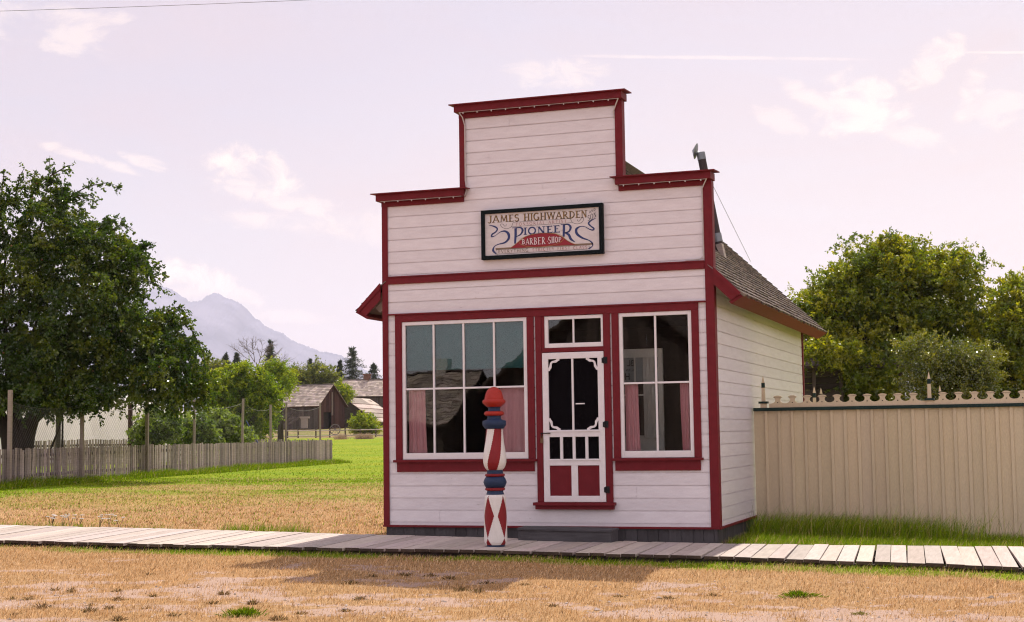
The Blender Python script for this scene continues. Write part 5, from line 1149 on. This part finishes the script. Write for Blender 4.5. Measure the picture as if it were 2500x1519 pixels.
def gable_barn(name, label, P0, l, g, ll, lg, z0, ze, zr_, over, wallm, gablem, roofm, ex, cat='barn', holes=None, hl=.0):
    """P0 front corner, l along the eaves wall, g along the gable; heights absolute"""
    P0 = np.array(P0, float); l = np.array(l) / np.linalg.norm(l); g = np.array(g) / np.linalg.norm(g)
    o = empty(name, (P0[0], P0[1], z0), label, cat)
    pt = lambda a, b, z: np.array((*(P0 + l * a + g * b), z))
    mb = MB(); bw = .22
    # long walls and gables as individual upright boards
    for side in (0, 1):
        mb = MB(); a = 0.
        while a < ll:
            w = random.uniform(.16, .28); c = random.uniform(.6, 1.3); mb.cur = (c, c, c); b = lg * side; t_ = .03 * (1 if side else -1); e = a + min(w, ll - a) - .01
            mb.hexa([pt(a, b, z0 - .4), pt(e, b, z0 - .4), pt(e, b + t_, z0 - .4), pt(a, b + t_, z0 - .4), pt(a, b, ze + .05), pt(e, b, ze + .05), pt(e, b + t_, ze + .05), pt(a, b + t_, ze + .05)]); a += w
        mb.build('side_wall', wallm, o)
    for side in (0, 1):
        mb = MB(); b = 0.
        while b < lg:
            w = random.uniform(.16, .28); c = random.uniform(.55, 1.35); mb.cur = (c, c * .97, c * .95); e = b + min(w, lg - b) - .012
            zt = lambda q: ze + (zr_ - ze) * (1 - abs(q / lg * 2 - 1)) - .05
            a = ll * side; t_ = .03 * (1 if side else -1)
            zb = z0 - .4
            if side == 0 and holes and holes[0] < (b + e) / 2 < holes[1]: zb = holes[2]
            mb.hexa([pt(a, b, zb), pt(a, e, zb), pt(a + t_, e, zb), pt(a + t_, b, zb), pt(a, b, zt(b)), pt(a, e, zt(e)), pt(a + t_, e, zt(e)), pt(a + t_, b, zt(b))]); b += w
        mb.build('gable_wall', gablem, o)
    mb = MB(); hs = (zr_ - ze) / (lg / 2)
    for s_ in (0, 1):
        e0 = -over if s_ == 0 else lg + over; zz = ze - over * hs
        p = [pt(-over, e0, zz), pt(ll + over, e0, zz), pt(ll + over, lg / 2, zr_), pt(-over, lg / 2, zr_)]; mb.hexa([q - np.array((0, 0, .10)) for q in p] + p)
    roof = mb.build('roof', gablem, o)
    mb = MB()
    for s_ in (0, 1):
        e0 = -over if s_ == 0 else lg + over; zz = ze - over * hs; A = pt(-over, e0, zz); B = pt(ll + over, e0, zz); up = pt(0, lg / 2, zr_) - pt(0, e0, zz); U = np.linalg.norm(up); n = int(U / ex)
        shake_rows(mb, A, B, up / U, n, U / n, .05)
    mb.build('shakes', roofm, roof)
    mb = MB(); mb.beam(pt(-over, lg / 2, zr_ + .06), pt(ll + over, lg / 2, zr_ + .06), .3, .06); mb.build('ridge_board', M['grey_wood_h'], roof)
    return o, pt
GD = np.array((.119, .993)); LD = np.array((-.993, .119))
b1, pt1 = gable_barn('barn', 'old grey board barn with bleached shake roof and dark gable', at(*(480 + 1390 * .2137, 780 + 970 * .2137), 190)[:2], LD, GD, 12., 6.2, 1.65, 5.05, 7.6, .35, M['barn'], M['barn_red'], M['pale_shake'], .33, holes=(1.2, 3.0, 4.0))
mb = MB(); mb.hexa([pt1(.5, 1.0, 1.2), pt1(.5, 3.2, 1.2), pt1(.6, 3.2, 1.2), pt1(.6, 1.0, 1.2), pt1(.5, 1.0, 4.1), pt1(.5, 3.2, 4.1), pt1(.6, 3.2, 4.1), pt1(.6, 1.0, 4.1)]); mb.build('doorway_shade', M['inner'], b1)  # dark slab in the opening stands for the unlit inside
mb = MB(); mb.beam(pt1(-.06, 3.1, 3.6), pt1(-.06, 3.1, 6.6), .3, .05, (GD[0], GD[1], 0)); mb.build('pale_board', M['grey_wood'], b1)
P2 = at(480 + 1665 * .2137, 780 + 880 * .2137, 216)
b2, pt2 = gable_barn('farmhouse', 'farther dark wooden house with long bleached shake roof and brick chimney', P2[:2], (.95, .312), (-.312, .95), 16., 6.5, 1.9, 6.85, 9.15, .35, M['barn'], M['barn'], M['pale_shake'], .33, 'house')
cpos = at(480 + 1948 * .2137, 780 + 700 * .2137, 219.6)
mb = MB(); mb.box(cpos[0] - .42, cpos[0] + .42, cpos[1] - .42, cpos[1] + .42, 8.4, 9.85); mb.box(cpos[0] - .5, cpos[0] + .5, cpos[1] - .5, cpos[1] + .5, 9.851, 10.02); mb.build('chimney', M['brick'], b2)
# lean-to between them
A = at(847.6, 975.5, 200); B = at(905.3, 979.8, 203); Cc = at(920, 1029, 195.5); Dd = B + (Cc - A); lt = empty('lean_to_shed', (A[0], A[1], 1.8), 'low dark log shed whose pale board roof slopes down to the right', 'shed')
mb = MB(); zg0 = 1.2; back = (B - A) * np.array((1, 1, 0))
Al = A - np.array((.9, .2, .35))
mb.prism([np.array((Al[0], Al[1], zg0)), np.array((Cc[0], Cc[1], zg0)), Cc - np.array((0, 0, .2)), A - np.array((0, 0, .12)), Al - np.array((0, 0, .2))], back)
mb.build('wall', M['log'], lt)
mb = MB(); up = A - Cc; U = np.linalg.norm(up); up /= U; shake_rows(mb, Cc - (B - A) / np.linalg.norm(B - A) * .25 - up * .3, Dd + (Dd - Cc) * .1 - up * .3, up, 5, (U + .35) / 5, .12, wmin=1.2, wmax=2.6); mb.build('roof', M['pale_shake'], lt)
# fallen boards, barn-side post, wheel, rails
mb = MB()
for i in range(34):
    u0 = 622 + i * 2.2 + random.uniform(-3, 3); a = at(u0, 1046 + random.uniform(-4, 3), 186 - i * .03); b = at(u0 + random.uniform(14, 40) * (1 if i > 16 else -.6), 1000 + random.uniform(0, 22), 187)
    c = random.uniform(.6, 1.4); mb.cur = (c, c, c); mb.beam(a, b, .16, .04, (*FH, 0))
o = mb.build('board_pile', M['barn'], base=at(650, 1046, 186)); tag(o, 'heap of old grey boards leaning against the barn side', 'board pile')
a = at(743, 1042, 187); mb = MB(); mb.box(a[0] - .45, a[0] + .45, a[1] - .1, a[1] + .1, a[2] - .2, at(743, 1022, 187)[2]); mb.box(a[0] - .7, a[0] + .7, a[1] - .2, a[1] + .2, at(743, 1021.9, 187)[2], at(743, 1017, 187)[2]); o = mb.build('hatch', M['grey_wood'], base=a); tag(o, 'small pale weathered stand with flat cap before the barn side wall', 'stand')
rf = empty('rail_fence', at(760, 1066, 150), 'low grey split rail fence in front of the old barns', 'fence')
RPX = [604, 664, 702, 728, 771, 805, 843, 880, 917, 960]
for i, u in enumerate(RPX):
    q = plan(u, 150); g = float(ground_z(*q)); mb = MB(); mb.tube([(q[0], q[1], g - .2), (q[0] + random.uniform(-.03, .03), q[1], g + random.uniform(.85, 1.0))], .075, 7); mb.build('post', M['barn'], rf)
for p, q_ in zip(RPX[:-1], RPX[1:]):
    for h in (.18, .72):
        a, b = plan(p, 149.9), plan(q_, 149.9); mb = MB(); c = random.uniform(.8, 1.6); mb.cur = (c, c, c); mb.tube([(*a, float(ground_z(*a)) + h + random.uniform(-.04, .06)), (*b, float(ground_z(*b)) + h + random.uniform(-.04, .06))], .05, 6); mb.build('rail', M['grey_wood'], rf)
ww = empty('wagon_wheel', at(818, 1050, 152), 'old wagon wheel leaning by the rail fence', 'wheel'); c = at(818, 1049, 152); mb = MB()
ring = [c + (np.array((*RH, 0)) * math.cos(a) + np.array((0, 0, 1)) * math.sin(a)) * .52 for a in np.linspace(0, 2 * math.pi, 25)]; mb.tube(ring, .05, 6); mb.build('rim', M['grey_wood_h'], ww)
mb = MB()
for k in range(8):
    a = k * math.pi / 4; mb.tube([c, c + (np.array((*RH, 0)) * math.cos(a) + np.array((0, 0, 1)) * math.sin(a)) * .5], .025, 4)
mb.build('spokes', M['grey_wood_h'], ww)
plant('bush', 'round yellow green bush in front of the lean-to shed', 158, 890, [(890, 1034, 28, 22, 1.2, 0), (878, 1042, 18, 16, .9, 0), (905, 1042, 18, 16, .9, 0), (882, 1020, 12, 10, .6, 0)], 110, .22, .10, .5, 'lime_leaf', 'bush', per=14, tl=.5, lo=.3)
plant('sapling', 'small green sapling in front of the fallen barn boards', 170, 672, [(672, 1040, 5, 12, .3, 0)], 12, .2, .1, .3, 'lime_leaf', 'plant', per=10, tl=.3)
for u, w, lab in ((833, 14, 'left pale dry brush clump on the dirt before the rail fence'), (880, 12, 'middle dry brush clump on the dirt below the bush'), (898, 9, 'right dry brush clump on the dirt below the bush')):
    q = plan(u, 143); g = float(ground_z(*q)); n = 260; P = np.array((*q, g)) + rng.normal(size=(n, 3)) * np.array((w * 143 / FPX * .5, .3, 0)); P[:, 2] = g - .02
    D = unit(rng.normal(size=(n, 3)) * .5 + np.array((0, 0, 1.))); h = rng.uniform(.3, .75, n)[:, None]; sd_ = unit(np.cross(D, np.array((*FH, 0)))) * .025
    o = fastmesh('dry_brush', np.stack([P - sd_, P + sd_, P + D * h], 1), 3, M['blade'], base=(*q, g), cols=np.array((.34, .24, .16)) * rng.uniform(.7, 1.2, (n, 1))); tag(o, lab, 'brush', 'dry brush by the rail fence')

# ------------------------------------------------------------------ grass, stones and weeds
def sample_zone(n, d0, d1, l0, l1, pw=1.):
    d = d0 + (d1 - d0) * rng.random(n) ** pw; lat = rng.uniform(-1, 1, n); k = lat * (.44 * d + 1.8)
    lt_ = np.where(l0 is None, k, rng.uniform(l0 if l0 is not None else 0, l1 if l1 is not None else 1, n))
    return CAM[0] + RH[0] * lt_ + FH[0] * d, CAM[1] + RH[1] * lt_ + FH[1] * d
def free(x, y):
    on_walk = (y < YB + .02) & (y > YF - .03); shop_ = (x > -2.85) & (x < 2.0) & (y > -.2) & (y < 8.3)
    return ~(on_walk | shop_)
STRAW = np.array([(.52, .33, .15), (.60, .41, .21), (.40, .235, .105), (.68, .50, .30)]); GREEN = np.array([(.15, .25, .010), (.22, .32, .012), (.28, .34, .014), (.115, .20, .008)])
def blades(name, x, y, h, w, g, lean, keep_parent=None):
    n = len(x); z = ground_z(x, y) - .008; P = np.stack([x, y, z], -1)
    a = rng.random(n) * 2 * math.pi; s_ = np.stack([np.cos(a), np.sin(a), np.zeros(n)], -1) * (w / 2)[:, None]
    b = rng.normal(.35, 1.25, n); ln = (lean * rng.random(n) + .05)[:, None] * np.stack([np.cos(b), np.sin(b), np.zeros(n)], -1) * h[:, None]
    m = P + ln * .35 + np.array((0, 0, 1.)) * (h * .6)[:, None]; tip = P + ln + np.array((0, 0, 1.)) * h[:, None]
    V = np.stack([P - s_, P + s_, m + s_ * .7, tip, m - s_ * .7], 1)
    ip = rng.integers(0, 4, n); gr = (rng.random(n) < g)[:, None]
    c = np.where(gr, GREEN[ip], STRAW[ip]) * rng.uniform(.6, 1.5, (n, 1)) * np.where(rng.random((n, 1)) < .05, .4, 1.)
    o = blademesh(name, V, M['blade'], (x.mean(), y.mean(), z.mean()), c); return o
def lay(n, d0, d1, hr, wr, lean, l0=None, l1=None, cond=None, pw=1., dens=None, gadd=0.):
    x, y = sample_zone(n, d0, d1, l0, l1, pw); k = free(x, y)
    if cond is not None: k &= cond(x, y)
    x, y = x[k], y[k]
    if dens is not None: k = rng.random(len(x)) < dens(x, y); x, y = x[k], y[k]
    g = np.clip(green_amt(x, y) + gadd, 0, 1); n = len(x)
    return x, y, rng.uniform(*hr, n) * (.75 + .5 * fbm(x * 1.1, y * 1.1, 61)), rng.uniform(*wr, n), g, lean
def merge(name, parts, lab, kind='stuff', cat='grass'):
    P = [np.concatenate([p[i] for p in parts]) for i in range(5)]; o = blades(name, *P, parts[0][5]); tag(o, lab, cat, kind=kind); return o
fdens = lambda x, y: (1 - .86 * bare_amt(x, y)) * np.clip(.35 + 1.2 * fbm(x * 1.6, y * 1.6, 55), .2, 1)
merge('dry_grass', [lay(590000, 7.2, 22, (.018, .058), (.0038, .0075), 1.0, cond=lambda x, y: y < YF, dens=fdens),
                    lay(60000, 7.2, 20, (.004, .012), (.002, .004), 5., cond=lambda x, y: y < YF), lay(40000, 13, 22, (.04, .10), (.003, .006), .8, cond=lambda x, y: (y < YF) & (y > YF - .62), dens=lambda x, y: np.clip(fbm(x * .8, y * .1, 12) * 1.7 - .35, .1, 1))], 'short dry straw coloured grass on the near ground')
merge('field_grass', [lay(290000, 18, 45, (.02, .06), (.008, .015), .9, cond=lambda x, y: (y > YB) & (x < 0), dens=lambda x, y: np.clip(.4 + fbm(x * .8, y * .8, 58), .2, 1)),
                      lay(9000, 19, 34, (.03, .09), (.008, .016), .9, cond=lambda x, y: (y > YB) & (y < 2.5) & (x < -2.6)),
                      lay(110000, 42, 145, (.03, .06), (.012, .026), .7, cond=lambda x, y: (x < -3), pw=1.6)], 'short lawn grass, dry near the boardwalk and green farther back')
def strip(n, x0, x1, y0, y1, hr, wr, dens=None, gmin=.0):
    x = rng.uniform(x0, x1, n); y = rng.uniform(y0, y1, n); k = free(x, y) & (y < 2.66)
    if dens is not None: k &= rng.random(n) < dens(x, y)
    x, y = x[k], y[k]; return x, y, rng.uniform(*hr, len(x)), rng.uniform(*wr, len(x)), np.clip(green_amt(x, y), gmin, 1), .75
q = np.arange(0, 1, 1)
xs_, ys_ = [], []
n = 26000; sF = rng.random(n); off = rng.uniform(.02, .75, n) ** 1.4; px_ = FA[0] + (FB[0] - FA[0]) * (sF * 1.25 - .22) + fn[0] * (off + .03); py_ = FA[1] + (FB[1] - FA[1]) * (sF * 1.25 - .22) + fn[1] * (off + .03)
hh = rng.uniform(.08, .26, n) * (.5 + fbm(px_ * .6, py_ * .6, 71)) * (1.1 - .6 * off / .75)
merge('tall_grass', [strip(52000, 1.9, 9, -.1, 2.66, (.05, .16), (.0032, .0065), None, .75), strip(13000, 1.98, 5.2, 1.6, 2.66, (.16, .40), (.0035, .0065), lambda x, y: np.clip(1.1 - np.abs(x - 3.2) * .55, .1, 1), .9),
                     strip(900, 2.0, 9, 1.3, 2.6, (.28, .58), (.003, .005), lambda x, y: np.clip(1.2 - np.abs(x - 3.4) * .35, .2, 1), .45),
                     strip(4000, -12, -2.9, -.12, .25, (.05, .16), (.005, .01), lambda x, y: np.clip(fbm(x * 1.1, y, 14) * 2.2 - .7, 0, 1), .6),
                     strip(900, -5.5, -4.2, -.1, .5, (.08, .22), (.005, .01), None, .8),
                     (px_, py_, hh, rng.uniform(.008, .016, n), np.full(n, .95), .7)], 'longer green grass along the fences and the boardwalk edge')
n = 420; x, y = sample_zone(n * 3, 19, 34, None, None); k = free(x, y) & (y > .2) & (x < -2.9); x, y = x[k][:n], y[k][:n]
Vs, Cs = [], []
for xx, yy in zip(x, y):
    m = 9; P = np.stack([xx + rng.normal(0, .03, m), yy + rng.normal(0, .03, m), np.full(m, float(ground_z(xx, yy)) - .005)], -1); D = unit(rng.normal(size=(m, 3)) * .5 + np.array((0, 0, 1.))); h = rng.uniform(.02, .05, m)[:, None]; sd_ = unit(np.cross(D, rng.normal(size=(m, 3)))) * .008
    Vs.append(np.stack([P - sd_, P + sd_, P + D * h], 1)); Cs.append(np.array((.22, .115, .045)) * rng.uniform(.6, 1.3, (m, 1)))
o = fastmesh('dry_seedheads', np.concatenate(Vs), 3, M['blade'], base=(x.mean(), y.mean(), -.3), cols=np.concatenate(Cs)); tag(o, 'scattered small brown seed heads in the dry part of the lawn', 'weeds', kind='stuff')
# foreground stones
n = 9000; x, y = sample_zone(n * 4, 7.2, 16, None, None); k = (y < YF - .9) & (rng.random(len(x)) < bare_amt(x, y) * .6 + .06); x, y = x[k][:n], y[k][:n]; n = len(x)
base_o = np.array([(1, 0, 0), (0, 1, 0), (-1, 0, 0), (0, -1, 0), (0, 0, 1), (0, 0, -1)], float); fo = np.array([(0, 1, 4), (1, 2, 4), (2, 3, 4), (3, 0, 4), (1, 0, 5), (2, 1, 5), (3, 2, 5), (0, 3, 5)])
sz = np.exp(rng.normal(math.log(.0065), .55, n)); j = rng.uniform(.6, 1.3, (n, 6, 1)); V = base_o[None] * j * sz[:, None, None] * np.array((1.2, 1.0, .6)); an = rng.random(n) * 6.28
V = np.stack([V[..., 0] * np.cos(an)[:, None] - V[..., 1] * np.sin(an)[:, None], V[..., 0] * np.sin(an)[:, None] + V[..., 1] * np.cos(an)[:, None], V[..., 2]], -1) + np.stack([x, y, ground_z(x, y) + sz * .15], -1)[:, None]
o = fastmesh('gravel', V[:, fo].reshape(n * 8, 3, 3), 3, M['stone'], base=(0, -6, -.7), cols=np.repeat(rng.uniform(.6, 1.25, (n, 1)) * np.array((1, .97, .95)), 8, 0)); tag(o, 'small grey stones lying on the bare patches of ground', 'gravel', kind='stuff')
def ground_at(u, v):
    r = ray(u, v); t = 12.
    for _ in range(40):
        p = CAM + r * t; t += (p[2] - float(ground_z(p[0], p[1]))) / max(-r[2], .01) * .8
    return CAM + r * t
def tuft(name, p, rad_, n, h, w, cols, label, cat, group=None, flat_=.9):
    a = rng.random(n) * 6.28; r = np.abs(rng.normal(0, .42, n)) * rad_ * (1 + .35 * np.sin(a * 3 + p[0] * 9) + .2 * np.sin(a * 5)); P = np.stack([p[0] + r * np.cos(a), p[1] + r * np.sin(a) * .8, np.full(n, p[2] - .01)], -1)
    D = unit(np.stack([np.cos(a) * flat_ * (.3 + r / rad_), np.sin(a) * flat_ * (.3 + r / rad_), np.ones(n) * .8], -1) + rng.normal(size=(n, 3)) * .25); H = rng.uniform(.4, 1., n)[:, None] * h
    s_ = unit(np.cross(D, rng.normal(size=(n, 3)))) * w / 2
    V = np.stack([P - s_, P + s_, P + D * H * .6 + s_, P + D * H - np.array((0, 0, 1)) * H * .12, P + D * H * .6 - s_], 1)
    c = np.array(cols)[rng.integers(0, len(cols), n)] * rng.uniform(.7, 1.3, (n, 1))
    o = blademesh(name, V, M['blade'], p, c); return tag(o, label, cat, group)
ZA = [(1125, 470, 40), (420, 592, 55), (540, 600, 30), (885, 600, 40), (1150, 637, 45), (85, 660, 50), (690, 705, 35), (320, 725, 50), (810, 730, 55), (1105, 728, 65), (880, 665, 40), (1685, 622, 48), (1600, 690, 50), (1310, 785, 60), (2270, 770, 90), (2090, 810, 60), (670, 755, 60), (100, 775, 55), (880, 815, 55), (1900, 695, 35), (210, 660, 35)]
ZB = [(270, 390, 40), (620, 385, 38), (735, 405, 42), (135, 435, 45), (905, 485, 48), (800, 475, 35), (115, 600, 60), (195, 525, 42), (1760, 510, 45), (2045, 520, 40), (1350, 568, 50), (2320, 505, 55), (960, 432, 34), (1190, 440, 50), (470, 385, 35)]
WL = [(x * .32468, 1250 + y * .32468, w * .32468) for x, y, w in ZA] + [(800 + x * .40584, 1250 + y * .40584, w * .40584) for x, y, w in ZB]
for u, v, w in WL:
    p = ground_at(u, v); R_ = w * 12 / FPX * 1.25
    tuft('dry_weed', p, R_ * random.uniform(.7, 1.15), random.randint(45, 100), random.uniform(.05, .11), .008, [(.16, .095, .045), (.22, .13, .065), (.10, .075, .03), (.16, .13, .04), (.30, .19, .09)], 'low dark dried weed clump lying on the dry near ground', 'weed', 'dried weeds on the near ground', 1.5)
tuft('grass_clump', ground_at(598, 1506), .19, 520, .13, .010, GREEN * .75, 'bright green grass clump at the bottom edge left of the barber pole', 'grass clump', None, .7)
tuft('grass_clump', ground_at(1948, 1456), .19, 480, .10, .010, GREEN * .75, 'bright green low clump on the dry ground in front of the cream fence', 'grass clump', None, 1.2)
tuft('grass_clump', ground_at(2100, 1500), .10, 120, .06, .007, [(.2, .2, .05), (.3, .24, .08)], 'small olive green clump near the bottom right of the dry ground', 'grass clump', None, 1.2)
for u, v in ((500, 1282), (522, 1285), (128, 1278), (545, 1284), (470, 1280), (600, 1290), (625, 1288), (655, 1292)):
    u = u * .0 + (u if u < 200 else 125 + (u - 470) * .9); p = np.array(on_y(u, v, .35)); p[2] = float(ground_z(p[0], p[1])); o = empty('yarrow_plant', p, 'pale flowered yarrow stem in the dry grass behind the boardwalk', 'plant', 'yarrow behind the boardwalk')
    mb = MB(); fl = MB()
    for k in range(3):
        a = random.random() * 6.28; t_ = p + np.array((math.cos(a) * .06, math.sin(a) * .06, random.uniform(.14, .24))); mb.tube([p - np.array((0, 0, .02)), (p + t_) / 2 + np.array((0, 0, .02)), t_], .004, 4)
        for q in range(7): b = random.random() * 6.28; r = random.random() ** .5 * .035; c = t_ + np.array((math.cos(b) * r, math.sin(b) * r, .004)); fl.lathe([(.004, -.008), (.012, 0), (.008, .006)], c, 6)
    mb.build('stem', M['barn'], o); fl.build('flower', M['pole_white'], o)

# ------------------------------------------------------------------ buildings across the street, seen in the window glass
lc, ptc = gable_barn('log_cabin', 'low log cabin with shake roof and chimney across the street', (-14.6, -31.6), (-1, 0), (0, -1), 13., 6.5, -.75, 1.55, 3.35, .4, M['log'], M['log'], M['pale_shake'], .22, 'cabin')
mb = MB(); mb.box(-16.3, -15.6, -35.1, -34.6, 2.6, 3.85); mb.build('chimney', M['chimney_white'], lc)
hb, pth = gable_barn('plank_barn', 'tall dark plank barn with its gable facing the street', (-3.7, -33.0), (0, -1), (-1, 0), 11., 9.4, -.8, 2.9, 6.5, .5, M['barn'], M['barn'], M['shake'], .25)
mb = MB(); mb.box(-9.6, -7.4, -32.965, -32.94, -.75, 1.9); mb.build('barn_door', M['barn_red'], hb)
# thin line high in the sky
mb = MB(); a, b = at(-400, 38, 60), at(1500, -36, 60); mb.tube([a + (b - a) * k - np.array((0, 0, .5 * 4 * k * (1 - k) * .25)) for k in np.linspace(0, 1, 14)], .009, 5); o = mb.build('overhead_wire', M['wire'], base=(a + b) / 2); tag(o, 'thin overhead wire crossing the sky at the upper left', 'wire')

# ------------------------------------------------------------------ haze
mb = MB(); mb.box(-15500, 15500, -1500, 15500, -2.0, 1180); t = NT('summer_haze'); pv = t.n.new('ShaderNodeVolumePrincipled'); pv.inputs['Color'].default_value = (.80, .80, .95, 1); pv.inputs['Density'].default_value = .00008; pv.inputs['Anisotropy'].default_value = .15
t.l.new(pv.outputs[0], t.out.inputs['Volume']); hz = mb.build('haze', t.m); tag(hz, 'pale summer haze', 'haze', kind='stuff')
